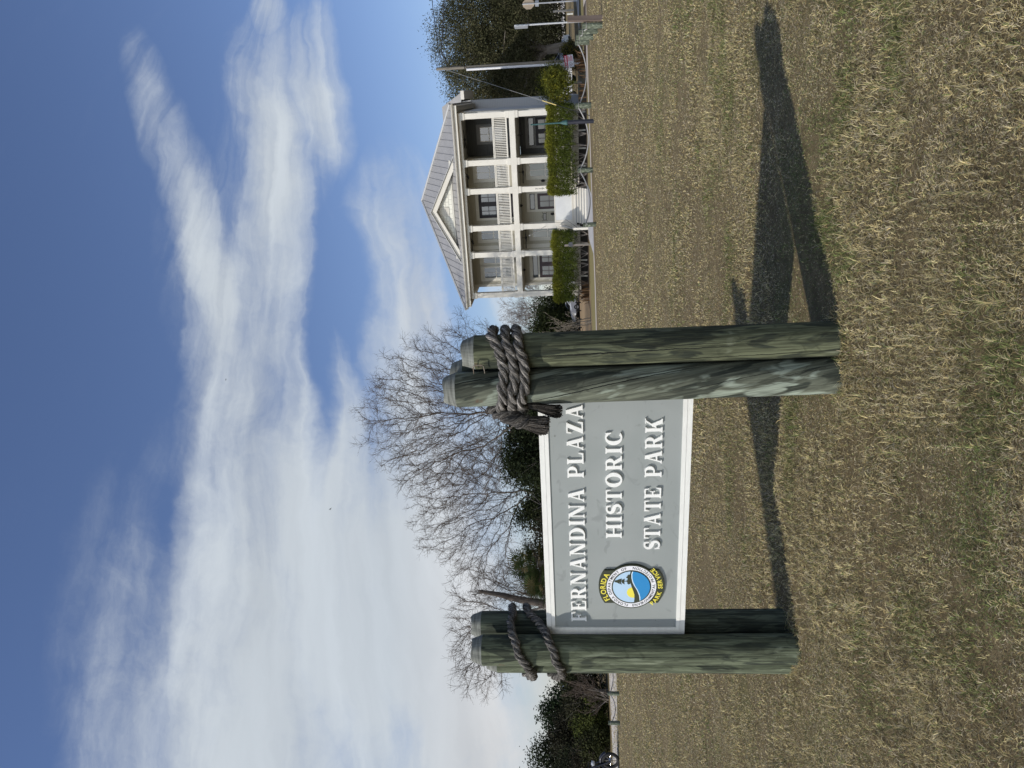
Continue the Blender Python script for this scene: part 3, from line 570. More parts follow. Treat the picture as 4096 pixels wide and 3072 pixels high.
arc_text('FLORIDA', .1875, .048, 90, False, -.0062, EYEL, 'badge_lettering', emb, .022, 1.06)
for span in ((0, 4), (5, 12)): arc_text('PARK SERVICE', .1885, .041, -90, True, -.0062, EYEL, 'badge_lettering', emb, .022, 1.0, only=span)

# ---------------------------------------------------------------- ropes
def hull_path(circs, off, n=400):
    pts = np.concatenate([np.stack([c[0]+(r+off)*np.cos(np.linspace(0, 6.2832, 120)), c[1]+(r+off)*np.sin(np.linspace(0, 6.2832, 120))], 1) for c, r in circs])
    P = sorted(map(tuple, pts))
    def half(seq):
        h = []
        for p in seq:
            while len(h) > 1 and (h[-1][0]-h[-2][0])*(p[1]-h[-2][1])-(h[-1][1]-h[-2][1])*(p[0]-h[-2][0]) <= 0: h.pop()
            h.append(p)
        return h
    H = np.array(half(P)[:-1]+half(P[::-1])[:-1]); H = np.vstack([H, H[:1]])
    s = np.concatenate([[0], np.cumsum(np.linalg.norm(np.diff(H, axis=0), axis=1))])
    u = np.linspace(0, s[-1], n, endpoint=False); return np.stack([np.interp(u, s, H[:, 0]), np.interp(u, s, H[:, 1])], 1)
ROPE = mat('weathered_rope', (1, 1, 1), (.72, .72, .72), rough=.95, scale=160, bump=.5, attr='tone', spec=.1)
def laid_rope(name, path, r, pitch, parent, seed, tone=1.0, closed=False):
    """three twisted strands with fibre streaks and stray hairs"""
    g = np.random.default_rng(seed); P = np.asarray(path, float)
    s = np.concatenate([[0], np.cumsum(np.linalg.norm(np.diff(P, axis=0), axis=1))]); n = int(s[-1]/.006)
    u = np.linspace(0, s[-1], n); P = np.stack([np.interp(u, s, P[:, i]) for i in range(3)], 1)
    P = P+np.stack([0*u, 0*u, .0045*np.sin(u*23+seed)+.004*np.sin(u*41+2*seed)], 1)
    for _ in range(6): P[1:-1] = (P[:-2]+2*P[1:-1]+P[2:])/4
    T = np.gradient(P, axis=0); T /= np.linalg.norm(T, axis=1)[:, None]; up = np.array([0, 0, 1.0])
    A = np.cross(T, up); A /= np.linalg.norm(A, axis=1)[:, None]; B = np.cross(A, T)
    rs = r*.52; ro = r*.56; Vs = []; Qs = []; Cs = []; base = 0; ns = 26
    for k in range(3):
        ph = 2*np.pi*u/pitch+2*np.pi*k/3+.25*np.sin(u*9+k); wob = 1+.11*np.sin(u*27+k*2+seed)+.08*np.sin(u*61+k)
        C = P+(np.cos(ph)*ro)[:, None]*A+(np.sin(ph)*ro)[:, None]*B
        tw = -2*np.pi*u/(pitch*.55); st_ = g.random(ns)*.9+.25; al = .5*np.repeat(g.random((n//9+2, ns)), 9, 0)[:n]+.5*np.repeat(g.random((n//4+2, ns)), 4, 0)[:n]
        q = (2*np.pi*np.arange(ns)/ns)[None, :]+ph[:, None]
        rr = rs*wob[:, None]*(1+.16*(al-.5)+.06*g.standard_normal((n, ns)))
        V = C[:, None, :]+(np.cos(q)*rr)[:, :, None]*A[:, None, :]+(np.sin(q)*rr)[:, :, None]*B[:, None, :]
        Vs.append(V.reshape(-1, 3)); i = np.arange(n-1)[:, None]*ns; j = np.arange(ns)[None, :]; j2 = (j+1) % ns
        Qs.append(np.stack([i+j, i+j2, i+ns+j2, i+ns+j], 2).reshape(-1, 4)+base); base += n*ns
        c = .022+.30*np.clip(st_[None, :]*.35+al*.75-.12, 0, 1)**2.4+.14*(g.random((n, ns)) > .93); c = (c*tone)[:, :, None]*np.array([1.0, .93, .84]); Cs.append(c.reshape(-1, 3))
    # stray fibres
    nf = int(s[-1]*620); ii = g.integers(2, n-2, nf); an = g.random(nf)*6.283
    d = np.cos(an)[:, None]*A[ii]+np.sin(an)[:, None]*B[ii]; b0 = P[ii]+d*r*.80
    tdir = T[ii]*(g.choice([-1, 1], nf))[:, None]*(.6+.6*g.random(nf))[:, None]+d*(.10+.30*g.random(nf))[:, None]+g.standard_normal((nf, 3))*.12
    ln = (.012+.020*g.random(nf))[:, None]; p1 = b0+tdir*ln*.6+d*.004; p2 = p1+tdir*ln*.5+g.standard_normal((nf, 3))*.003
    sd_ = np.cross(tdir, d); sd_ /= np.linalg.norm(sd_, axis=1)[:, None]+1e-9; wv = sd_*.0007
    V = np.stack([b0-wv, b0+wv, p1+wv, p1-wv, p2+wv*.4, p2-wv*.4], 1).reshape(-1, 3); i = np.arange(nf)[:, None]*6
    Vs.append(V); Qs.append(np.concatenate([i+np.array([[0, 1, 2, 3]]), i+np.array([[3, 2, 4, 5]])])+base); Cs.append(np.repeat((.06+.25*g.random(nf))[:, None]*np.array([[1.0, .92, .8]]), 6, 0))
    me = quads_mesh(name, np.concatenate(Vs), np.concatenate(Qs), True, np.concatenate(Cs)); return link(name, me, ROPE, parent)
def frayed(name, pts, r0, r1, nf, parent, seed, tone=1.0):
    g = np.random.default_rng(seed); m = 9; P0 = np.array(pts, float); u = np.linspace(0, 1, m); k = np.linspace(0, 1, len(P0)); P = np.stack([np.interp(u, k, P0[:, i]) for i in range(3)], 1)
    Vs = []; Qs = []; Cs = []; base = 0; q = g.random(nf)*6.283; rho = np.sqrt(g.random(nf)); end = .78+.26*g.random(nf)
    T = np.gradient(P, axis=0); T /= np.linalg.norm(T, axis=1)[:, None]; A = np.cross(T, np.array([0, 1.0, 0])); A /= np.linalg.norm(A, axis=1)[:, None]; B = np.cross(A, T)
    for f in range(nf):
        rr = (r0+(r1-r0)*u**1.3)*rho[f]; ph = q[f]+1.6*u*(1-u*.5)
        idx = np.clip(u*end[f], 0, 1); C = np.stack([np.interp(idx, u, P[:, i]) for i in range(3)], 1)
        wig = np.cumsum(g.standard_normal((m, 3))*.0022*(u[:, None]**1.5+.08), 0)
        C = C+(np.cos(ph)*rr)[:, None]*A+(np.sin(ph)*rr*.75)[:, None]*B+wig; wd_ = .0017+.0013*g.random()
        for k2 in range(3):
            a = 2*math.pi*k2/3; Vs.append(C+wd_*(math.cos(a)*A+math.sin(a)*B))
        i = np.arange(m-1)[:, None]
        for k2 in range(3): Qs.append(np.stack([base+k2*m+i, base+((k2+1) % 3)*m+i, base+((k2+1) % 3)*m+i+1, base+k2*m+i+1], 2).reshape(-1, 4))
        base += 3*m; Cs.append(np.tile((.035+.12*g.random()**2)*np.array([1.0, .9, .78])*tone, (3*m, 1)))
    me = quads_mesh(name, np.concatenate(Vs), np.concatenate(Qs), True, np.concatenate(Cs)); return link(name, me, ROPE, parent)
rr_ = .0275
rope_r = empty('rope', (0, 4.1, 1.7), 0, 'thick grey rope wound three times round the right pile cluster with two frayed ends hanging', 'rope')
cs = [((POST[k][0][0]*.2+POST[k][1][0]*.8, POST[k][0][1]), POST[k][3]) for k in 'ABC']
H1 = hull_path(cs, rr_*1.0, 600); s0 = int(np.argmin((H1[:, 0]+.14)**2+(H1[:, 1]-4.2)**2)); H1 = np.roll(H1, -s0, 0)
def wrap(z_l, z_m, z_r, drop):
    out = []
    for i, (x, y) in enumerate(H1):
        k = np.clip((x+.13)/.42, 0, 1); zz = z_l*(1-k)*(1-2*k)+4*k*(1-k)*z_m*1.0+z_r*k*(2*k-1)
        out.append((x, y-4.1, zz-1.7-drop*i/600))
    return out
# the hull runs counter-clockwise, so starting at the left it passes the camera side first
for n_, (zl, zm, zr) in enumerate(((1.885, 1.858, 1.925), (1.825, 1.800, 1.852), (1.766, 1.742, 1.788))):
    off = 0.0; p = wrap(zl, zm, zr, 0.0); p = p+p[:6]
    laid_rope('rope_turn', p, rr_, .185, rope_r, 40+n_, 1.75)
x0 = -.137
laid_rope('rope_tail', [(x0+.01, .16, .23), (x0-.012, .10, .225), (x0-.03, .06, .19), (x0-.055, .035, .13), (x0-.075, .03, .07), (x0-.085, .03, .02)], .044, .2, rope_r, 51, .8)
frayed('frayed_end', [(x0-.055, .04, .13), (x0-.085, .02, .05), (x0-.098, .02, -.02), (x0-.108, .025, -.085)], .028, .056, 520, rope_r, 52, 1.5)
frayed('frayed_end', [(x0+.02, .06, .06), (x0-.0, .03, -.03), (x0-.018, .02, -.09), (x0-.03, .03, -.16)], .018, .036, 240, rope_r, 53, .7)
hair = MB(); hair.tube([(.29, .06, .26), (.335, .05, .21), (.352, .05, .19), (.385, .05, .155), (.392, .05, .14)][::-1] if False else [(.25, .05, .235), (.285, .04, .215), (.315, .04, .18), (.325, .04, .165)], .0016, 5); hair.build('loose_fibre', mat('dark_fibre', (.03, .026, .022)), rope_r)
rope_l = empty('rope', (-1.9, 5.1, 1.7), 0, 'dark grey twisted rope looped twice and slanting round the left pile cluster', 'rope')
cs = [((POST[k][1][0], POST[k][0][1]), POST[k][3]) for k in 'DEF']
H2 = hull_path(cs, .0265, 600)
def slant(zx, ex=0.0):
    xs = np.array([q[0] for q in zx]); zz = np.array([q[1] for q in zx]); bk = np.array([q[2] for q in zx]); out = []
    for i, (x, y) in enumerate(H2):
        f = np.clip((y-5.12)/.22, 0, 1); z = np.interp(x, xs, zz)*(1-f)+np.interp(x, xs, bk)*f
        out.append((x+1.9, y-5.1, z-1.7))
    return out+out[:6]
laid_rope('rope_turn', slant([(-2.13, 1.775, 1.90), (-2.03, 1.795, 1.93), (-1.935, 1.83, 1.95), (-1.831, 1.885, 1.96), (-1.72, 1.94, 1.955), (-1.62, 1.945, 1.95)]), .027, .15, rope_l, 61, 1.5)
laid_rope('rope_turn', slant([(-2.13, 1.575, 1.74), (-2.03, 1.595, 1.78), (-1.951, 1.60, 1.80), (-1.83, 1.645, 1.83), (-1.73, 1.70, 1.84), (-1.62, 1.84, 1.85)]), .027, .15, rope_l, 62, 1.5)

# ---------------------------------------------------------------- the house (local frame: x along the porch, y to the back, z up)
house = empty('house', (HO[0], HO[1], 0), -ha, 'white two storey house with double porch and grey metal hip roof', 'house')
HWHITE = mat('house_white_paint', (.69, .66, .585), (.625, .595, .525), rough=.65, scale=1.6, detail=8)
def siding_mat(name, c1, c2, per=.125):
    m = bpy.data.materials.new(name); m.use_nodes = True; t = m.node_tree; b = t.nodes['Principled BSDF']; b.inputs['Roughness'].default_value = .65
    tc = N(t, 'ShaderNodeTexCoord'); sp = N(t, 'ShaderNodeSeparateXYZ'); L(t, tc.outputs['Object'], sp.inputs[0])
    fr = math_node(t, 'FRACT', math_node(t, 'DIVIDE', sp.outputs[2], per)); gap = math_node(t, 'LESS_THAN', fr, .07)
    mx = N(t, 'ShaderNodeMix', data_type='RGBA'); L(t, gap, mx.inputs[0]); mx.inputs[6].default_value = (*c1, 1); mx.inputs[7].default_value = (*c2, 1); L(t, mx.outputs[2], b.inputs['Base Color'])
    bp = N(t, 'ShaderNodeBump'); bp.inputs['Strength'].default_value = .7; bp.inputs['Distance'].default_value = .02; bp.invert = True; L(t, fr, bp.inputs['Height']); L(t, bp.outputs[0], b.inputs['Normal']); return m
SIDING = siding_mat('cream_lap_siding', (.41, .385, .305), (.29, .27, .215)); SIDING_G = siding_mat('grey_white_lap_siding', (.46, .465, .47), (.32, .33, .34))
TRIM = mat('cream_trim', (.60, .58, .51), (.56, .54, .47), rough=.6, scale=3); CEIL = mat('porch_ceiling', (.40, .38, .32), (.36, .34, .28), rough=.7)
ROOF = mat('grey_metal_roof', (.335, .328, .315), (.30, .293, .28), rough=.5, scale=1.5, stretch=(1, 1, .2), metal=.15, spec=.4)
ROOFD = mat('grey_metal_seam', (.28, .275, .265), (.255, .25, .24), rough=.45, metal=.2); RIDGE = mat('ridge_cap_metal', (.42, .42, .41), (.38, .38, .37), rough=.45)
DARK = mat('black_painted_wood', (.018, .018, .022), (.03, .025, .03), rough=.5); DOORB = mat('dark_brown_door', (.055, .035, .038), (.04, .027, .03), rough=.45)
GLASS = glass_mat('window_glass', (.095, .115, .125)); GLASSG = glass_mat('curtained_glass', (.13, .17, .165), .05); METAL = mat('black_iron', (.02, .02, .02), (.03, .03, .03), rough=.6, spec=.2)
def part(name, m, boxes, parent=house):
    if name in ('corner_board', 'porch_skirt', 'treads', 'soffit', 'floor_beam', 'frieze_beam', 'eave_board') and len(boxes) > 1:
        for q in boxes: o = part_one(name, m, [q], parent)
        return o
    return part_one(name, m, boxes, parent)
def part_one(name, m, boxes, parent=house):
    b = MB(); [b.box(*q) for q in boxes]; return b.build(name, m, parent)
D_ = 2.2; RB = 4.0
part('wall', SIDING, [(.14, 8.70, D_, 10.6, .88, 4.27)]); part('wall', SIDING, [(.14, 8.70, D_, 10.6, 4.70, 7.84)])
SIDING_D = siding_mat('siding_painted_shade', (.085, .09, .09), (.05, .05, .05)); part('wall', SIDING_D, [(8.705, 11.42, RB, 11.0, .88, 4.27)]); part('wall', SIDING_D, [(8.705, 11.42, RB, 11.0, 4.70, 7.84)])  # recessed bay: siding coloured darker to carry the bay's deep shade
part('side_wall', SIDING_G, [(11.44, 11.62, .62, 11.3, .3, 7.80)])
part('corner_board', TRIM, [(.12, .30, D_-.022, D_+.1, .88, 4.26), (.12, .30, D_-.022, D_+.1, 4.70, 7.83), (8.56, 8.72, D_-.022, D_+.1, .88, 4.26), (8.56, 8.72, D_-.022, D_+.1, 4.70, 7.83), (11.58, 11.64, .60, .80, .3, 7.79), (11.58, 11.645, 11.1, 11.33, .3, 7.79)])
part('corner_board', TRIM, [(2.72, 2.98, D_-.020, D_-.001, .88, 4.26), (2.72, 2.98, D_-.020, D_-.001, 4.70, 7.83)])
part('porch_floor', HWHITE, [(-.12, 11.60, -.24, D_, .66, .875)])
part('porch_skirt', HWHITE, [(0, 4.55, -.12, -.06, .46, .655), (7.0, 11.5, -.12, -.06, .46, .655)]+[(x, x+.09, -.11, -.07, .02, .455) for x in np.arange(0.1, 4.4, 1.05)]+[(x, x+.09, -.11, -.07, .02, .455) for x in np.arange(7.05, 11.4, 1.05)])
part('crawlspace_wall', mat('block_painted_shade', (.05, .045, .04), (.04, .035, .03)), [(0, 11.4, .35, .5, 0, .65)])  # shade under the porch put into this wall's near-black colour
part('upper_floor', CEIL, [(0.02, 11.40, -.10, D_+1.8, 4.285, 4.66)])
part('floor_beam', HWHITE, [(-.06, 11.58, -.20, -.102, 4.32, 4.665), (-.06, .015, -.098, 2.2, 4.32, 4.665), (11.41, 11.58, -.098, .6, 4.32, 4.665)])
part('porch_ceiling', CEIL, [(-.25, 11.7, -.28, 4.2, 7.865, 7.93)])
part('frieze_beam', HWHITE, [(-.08, 11.58, -.17, .17, 7.61, 7.86), (-.08, .12, .175, 2.3, 7.61, 7.86)])
part('eave_board', HWHITE, [(-.55, 12.05, -.50, -.44, 7.80, 8.02), (-.55, -.49, -.435, 11.9, 7.80, 8.02), (11.99, 12.05, -.435, 9.4, 7.80, 8.02)])
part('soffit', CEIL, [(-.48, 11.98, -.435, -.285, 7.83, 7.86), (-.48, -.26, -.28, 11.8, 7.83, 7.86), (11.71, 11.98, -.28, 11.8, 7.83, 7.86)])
g_ = MB(); prof = [(-.44, 7.985), (-.60, 7.985), (-.64, 8.03), (-.66, 8.11), (-.44, 8.11)]
g_.add([(-.66, y, z) for y, z in prof]+[(12.16, y, z) for y, z in prof], [(0, 1, 2, 3, 4), (9, 8, 7, 6, 5)]+[(i, i+5, (i+1) % 5+5, (i+1) % 5) for i in range(5)])
g_.build('gutter', HWHITE, house)
# columns
CX = [.12, 2.83, 4.56, 6.89, 8.62, 11.38]
def column(x, z0, z1, base=True):
    c = MB(); c.box(x-.165, x+.165, -.145, .185, z0, z1)
    c.box(x-.205, x+.205, -.19, .225, z1-.20, z1-.035); c.box(x-.225, x+.225, -.21, .245, z1-.034, z1+.0)
    c.box(x-.185, x+.185, -.165, .205, z1-.245, z1-.202)
    if base: c.box(x-.205, x+.205, -.19, .225, z0, z0+.22); c.box(x-.185, x+.185, -.165, .205, z0+.222, z0+.25)
    return c.build('column', HWHITE, house)
for x in CX: column(x, 4.67, 7.608); column(x, .877, 4.318)
def railing(xa, xb, z, y=0.0):
    r = MB(); r.box(xa, xb, y-.05, y+.05, z+.875, z+.946); r.box(xa, xb, y-.075, y+.075, z+.946, z+1.0)
    o = r.build('railing', HWHITE, house); r = MB(); r.box(xa, xb, y-.04, y+.04, z+.09, z+.17); r.build('bottom_rail', HWHITE, o); n = max(3, int((xb-xa)/.098)); b = MB()
    for i in range(n):
        x = xa+(xb-xa)*(i+.5)/n; b.box(x-.021, x+.021, y-.021, y+.021, z+.171, z+.874)
    b.build('balusters', HWHITE, o)
for a, b_ in zip(CX[:-1], CX[1:]): railing(a+.17, b_-.17, 4.73)
for a, b_ in ((0, 1), (1, 2), (3, 4), (4, 5)): railing(CX[a]+.17, CX[b_]-.17, .90)
# windows and doors
def window(x0, x1, z0, z1, y=D_, g=GLASS, meet=.5, mull=True, frame=TRIM):
    tw = .17; o = part('window', frame, [(x0-tw, x1+tw, y-.045, y-.002, z1, z1+.22), (x0-tw, x0, y-.045, y-.002, z0, z1-.001), (x1, x1+tw, y-.045, y-.002, z0, z1-.001), (x0-tw-.03, x1+tw+.03, y-.09, y-.002, z0-.07, z0-.001)])
    zm = z0+(z1-z0)*meet; sb = [(x0+.001, x1-.001, y-.032, y-.004, zm-.03, zm+.03), (x0+.001, x0+.05, y-.030, y-.004, z0, z1-.002), (x1-.05, x1-.001, y-.030, y-.004, z0, z1-.002), (x0+.051, x1-.051, y-.030, y-.004, z1-.05, z1-.003), (x0+.051, x1-.051, y-.030, y-.004, z0+.001, z0+.05)]
    if mull: xm = (x0+x1)/2; sb += [(xm-.016, xm+.016, y-.029, y-.006, z0+.051, zm-.031), (xm-.016, xm+.016, y-.029, y-.006, zm+.031, z1-.051)]
    part('sash', HWHITE, sb, o); part('pane', g, [(x0+.002, x1-.002, y-.016, y-.003, z0+.002, z1-.002)], o)
def door(x0, x1, z0, z1, y=D_, leaves=2, trans=None, cols=2, rows=4, m=DARK, g=GLASS, hdr=TRIM):
    tw = .16; top = trans[1] if trans else z1
    tr = [(x0-tw, x1+tw, y-.05, y-.002, top+.02, top+.22), (x0-tw, x0-.012, y-.05, y-.002, z0, top+.019), (x1+.012, x1+tw, y-.05, y-.002, z0, top+.019)]
    if trans: tr.append((x0-.011, x1+.011, y-.05, y-.002, z1+.002, trans[0]-.002))
    o = part('door', m, [(x0-.01, x1+.01, y-.022, y-.003, z0, z1)]); part('door_frame', hdr, tr, o)
    if trans: part('transom', g, [(x0, x1, y-.018, y-.003, trans[0], trans[1])], o); part('transom_frame', DARK, [(x0-.01, x0+.035, y-.028, y-.019, trans[0], trans[1]), (x1-.035, x1+.01, y-.028, y-.019, trans[0], trans[1]), (x0+.036, x1-.036, y-.028, y-.019, trans[0], trans[0]+.035), (x0+.036, x1-.036, y-.028, y-.019, trans[1]-.035, trans[1])], o)
    lw = (x1-x0)/leaves
    for k in range(leaves):
        pan = []
        a = x0+k*lw+.13; b_ = x0+(k+1)*lw-.13; zb = z0+.30; zt = z1-.16
        for i in range(cols):
            for j in range(rows):
                pan.append((a+(b_-a)*i/cols+.02, a+(b_-a)*(i+1)/cols-.02, y-.026, y-.0225, zb+(zt-zb)*j/rows+.02, zb+(zt-zb)*(j+1)/rows-.02))
        part('pane', g, pan, o)
    h = MB(); h.tube([(x0+lw*.92, y-.03, z0+1.0), (x0+lw*.92, y-.075, z0+1.0), (x0+lw*.82, y-.075, z0+1.0)], .014, 6); h.build('door_handle', METAL, o)
window(7.36, 8.25, 5.15, 7.15, meet=.56); window(3.36, 4.24, 5.15, 7.13, meet=.56); window(.70, 1.50, 5.15, 7.10, meet=.56); window(1.74, 2.48, 5.15, 7.10, meet=.56)
door(4.86, 6.66, 4.71, 7.12, rows=4)
window(9.62, 10.56, 5.30, 6.95, y=RB, meet=.62, frame=mat('grey_trim', (.24, .24, .235), (.21, .21, .21)))
window(7.38, 8.25, 1.65, 3.66, g=GLASSG, meet=.48); window(3.38, 4.28, 1.65, 3.62, g=GLASSG, meet=.48)
door(5.29, 6.30, .885, 3.20, leaves=1, trans=(3.36, 3.70), rows=3, m=DOORB); door(.66, 2.48, .885, 3.22, trans=(3.33, 3.68), rows=4, m=DOORB)
door(9.22, 10.98, .885, 3.20, y=RB, trans=(3.32, 3.68), rows=4, hdr=mat('grey_trim', (.24, .24, .235)))
# ceiling fans and lamps on the porches
def fan(x, z, rot):
    f = MB(); f.tube([(x, .95, z), (x, .95, z-.22)], .022, 6); f.lathe([(.001, -.36), (.06, -.34), (.11, -.28), (.10, -.22), (.001, -.20)], 12, (x, .95, z)); o = f.build('ceiling_fan', METAL, house)
    for k in range(4):
        q = rot+k*math.pi/2; c, s_ = math.cos(q), math.sin(q); b = MB(); P = []
        for zz in (-.012, .012):
            for r_, w_ in ((.10, -.03), (.72, -.075), (.72, .075), (.10, .03)): P.append((x+c*r_-s_*w_, .95+s_*r_+c*w_, z-.27+zz+w_*.28))
        b.add(P, [(3, 2, 1, 0), (4, 5, 6, 7), (0, 1, 5, 4), (1, 2, 6, 5), (2, 3, 7, 6), (3, 0, 4, 7)]); b.build('blade', METAL, o)
for x, z, q in ((10.1, 4.28, .2), (7.85, 4.28, .35), (3.65, 4.28, .5), (10.0, 7.86, .9), (7.75, 7.86, .3), (3.55, 7.86, .45)): fan(x, z, q)
for x in (5.75, 1.5):
    l_ = MB(); l_.lathe([(.001, 0), (.09, 0), (.10, -.06), (.05, -.14), (.001, -.17)], 12, (x, .95, 4.28)); l_.build('porch_lamp', METAL, house)
for x, z in ((7.12, 2.78), (4.95, 2.22)):
    l_ = MB(); l_.box(x-.05, x+.05, D_-.03, D_-.003, z-.09, z+.09); l_.lathe([(.001, -.13), (.06, -.11), (.085, .04), (.04, .12), (.001, .14)], 10, (x, D_-.12, z)); l_.build('wall_lantern', METAL, house)
# house number on the column by the steps, iron plaque, flag staff
NUM = mat('black_numerals', (.015, .015, .015), (.02, .02, .02), rough=.4)
for ch, z in (('7', 3.12), ('1', 2.93), ('9', 2.74)):
    g = glyph_mesh(ch, .0); m_ = MB(); m_.add([(6.90+(v[0]-(g[2]+g[3])/2)*.24, -.152, z+(v[1]-.34)*.24) for v in g[0]], g[1]); m_.build('house_number', NUM, house)
pq = MB(); px0, px1, pz0, pz1, yy = 4.54, 5.0, 2.64, 2.86, D_-.02
pq.box(px0, px1, yy-.012, yy+.012, pz1-.025, pz1); pq.box(px0, px1, yy-.012, yy+.012, pz0, pz0+.025); pq.box(px0, px0+.025, yy-.012, yy+.012, pz0+.026, pz1-.026); pq.box(px1-.025, px1, yy-.012, yy+.012, pz0+.026, pz1-.026)
for x, s_ in ((px0, -1), (px1, 1)):
    for z in (pz0, pz1): pq.tube([(x, yy, z), (x+s_*.04, yy, z+(.05 if z == pz1 else -.05)), (x+s_*.075, yy, z+(.03 if z == pz1 else -.03))], .012, 5)
pq.tube([((px0+px1)/2-.09, yy, pz1), ((px0+px1)/2-.05, yy, pz1+.07), ((px0+px1)/2+.05, yy, pz1+.07), ((px0+px1)/2+.09, yy, pz1)], .012, 5)
pl = pq.build('wall_plaque', METAL, house); part('plaque_face', mat('plaque_face_grey', (.45, .43, .38)), [(px0+.026, px1-.026, yy-.004, yy+.010, pz0+.026, pz1-.026)], pl)
fs_ = MB(); fs_.tube([(4.55, -.16, 2.66), (4.45, -.50, 2.95), (4.18, -1.05, 3.62)], .016, 6); fs_.lathe([(.001, -.05), (.05, 0), (.001, .05)], 10, (4.17, -1.07, 3.67)); fs_.build('flag_staff', mat('pale_metal', (.6, .6, .6), (.5, .5, .5), rough=.4, metal=.4), house)
# panel across the porch entrance, steps and stair rail
gt = part('porch_gate', mat('white_sheet_panel', (.62, .63, .62), (.56, .57, .57), rough=.7, scale=2), [(4.88, 6.56, -.115, -.095, .96, 2.0)])
part('gate_frame', HWHITE, [(4.74, 6.70, -.13, -.08, 2.003, 2.06), (4.74, 6.70, -.13, -.08, .90, .957), (4.74, 4.876, -.128, -.082, .96, 2.0), (6.562, 6.70, -.128, -.082, .96, 2.0)], gt)
nst = 5; tr_w = .27
st_ = part('steps', HWHITE, [(4.74, 6.92, -.26-(i+1)*tr_w, -.245, 0 if i == nst-1 else .008, .70-i*.155-.035) for i in range(nst)])
part('treads', mat('grey_tread', (.30, .30, .31), (.26, .26, .27)), [(4.72, 6.94, -.29-(i+1)*tr_w, -.262-i*tr_w if i else -.25, .70-i*.155-.033, .70-i*.155) for i in range(nst)], st_)
sr = MB(); sx = 4.58
ztop = lambda y: 1.78+(y+.2)*.62
def slab(y0, y1, za0, za1, zb0, zb1, x0, x1):
    sr.add([(x0, y0, za0), (x1, y0, za0), (x1, y1, zb0), (x0, y1, zb0), (x0, y0, za1), (x1, y0, za1), (x1, y1, zb1), (x0, y1, zb1)], [(3, 2, 1, 0), (4, 5, 6, 7), (0, 1, 5, 4), (1, 2, 6, 5), (2, 3, 7, 6), (3, 0, 4, 7)])
yA, yB = -1.75, -.22
slab(yA, yB, ztop(yA)-.10, ztop(yA), ztop(yB)-.10, ztop(yB), sx-.05, sx+.05); slab(yA, yB, ztop(yA)-.76, ztop(yA)-.68, ztop(yB)-.76, ztop(yB)-.68, sx-.03, sx+.03)
for i in range(14): y = yA+.06+(yB-yA-.1)*i/13; sr.box(sx-.018, sx+.018, y-.018, y+.018, ztop(y)-.69, ztop(y)-.09)
sr.box(sx-.07, sx+.07, yA-.09, yA+.05, 0, ztop(yA)+.1); sr.build('stair_rail', HWHITE, house)
# roof: front hip with standing seams, side planes, rear wing
EZ = 8.115; XL, XR, YF, YBk = -.67, 12.16, -.66, 11.9; AP = (5.72, 5.9, 11.62)
rf = MB(); A0 = (XL, YF, EZ); A1 = (XR, YF, EZ); A2 = (XR, YBk, EZ); A3 = (XL, YBk, EZ); R0 = AP; R1 = (5.72, 8.0, 11.62)
rf.add([A0, A1, R0], [(0, 1, 2)]); rf.add([A1, A2, R1, R0], [(0, 1, 2, 3)]); rf.add([A2, A3, R1], [(0, 1, 2)]); rf.add([A3, A0, R0, R1], [(0, 1, 2, 3)])
rf.add([(q[0], q[1], q[2]-.06) for q in (A0, A1, A2, A3)], [(3, 2, 1, 0)]); roof = rf.build('roof', ROOF, house)
slope = (AP[2]-EZ)/(AP[1]-YF); sm = MB(); nse = np.array([0, -slope, 1]); nse = nse/np.linalg.norm(nse)
def front_z(y): return EZ+(y-YF)*slope
def seam(x, y0, y1):
    a = np.array([x, y0, front_z(y0)+.012]); b_ = np.array([x, y1, front_z(y1)+.012]); sm.tube([a, b_], .020, 4, True, False)
xs = np.arange(XL+.40, XR, .43)
GX0, GX1, GZ0, GAP = 2.30, 9.20, 8.13, 9.92
for x in xs:
    y1 = YF+(AP[1]-YF)*((x-XL)/(AP[0]-XL) if x < AP[0] else (XR-x)/(XR-AP[0]))
    gx = abs(x-5.75)/3.45
    if gx < 1:
        seam(x, YF+.02, -.32 if gx > .9 else .055); zg = GAP+.12-(GAP-GZ0)*gx; ys = YF+(zg-EZ)/slope
        if y1 > ys: seam(x, ys, y1-.03)
    else: seam(x, YF+.02, y1-.03)
sm.build('standing_seams', ROOFD, roof)
hp = MB()
for a, b_ in ((A0, R0), (A1, R0), (R0, R1), (A2, R1), (A3, R1)): hp.tube([(a[0], a[1], a[2]+.03), (b_[0], b_[1], b_[2]+.03)], .085, 6, True, False)
hp.build('hip_caps', RIDGE, roof)
# pediment
gp = MB(); gc = 5.75; yf = -.34
def rake(side):
    x0 = GX0 if side < 0 else GX1; q = MB()
    top = [(x0-side*0, yf, GZ0+.06), (gc, yf, GAP)]
    d = .30
    P = [(x0, GZ0), (gc, GAP), (gc, GAP-d*1.12), (x0-side*.62, GZ0)]
    q.prism_y(P, yf, yf+.06); return q
gab = rake(-1).build('gable', HWHITE, house); rake(1).build('rake_board', HWHITE, gab)
gr_ = MB()
for side in (-1, 1):
    x0 = GX0-.12 if side < 0 else GX1+.12; yb = 2.9
    e0 = (x0, yf-.10, GZ0+.02); r0 = (gc, yf-.10, GAP+.06); yr = YF+(GAP+.06-EZ)/slope+.1; r1 = (gc, yr, GAP+.06); e1 = (x0, yf+.05+.1, GZ0+.05)
    o_ = np.array([0, 0, -.055]); V = [e0, r0, r1, e1]; V2 = [tuple(np.array(v)+o_) for v in V]
    gr_.add(V+V2, [(0, 1, 2, 3), (7, 6, 5, 4), (0, 4, 5, 1), (1, 5, 6, 2), (2, 6, 7, 3), (3, 7, 4, 0)])
gr_.build('gable_roof', RIDGE, gab)
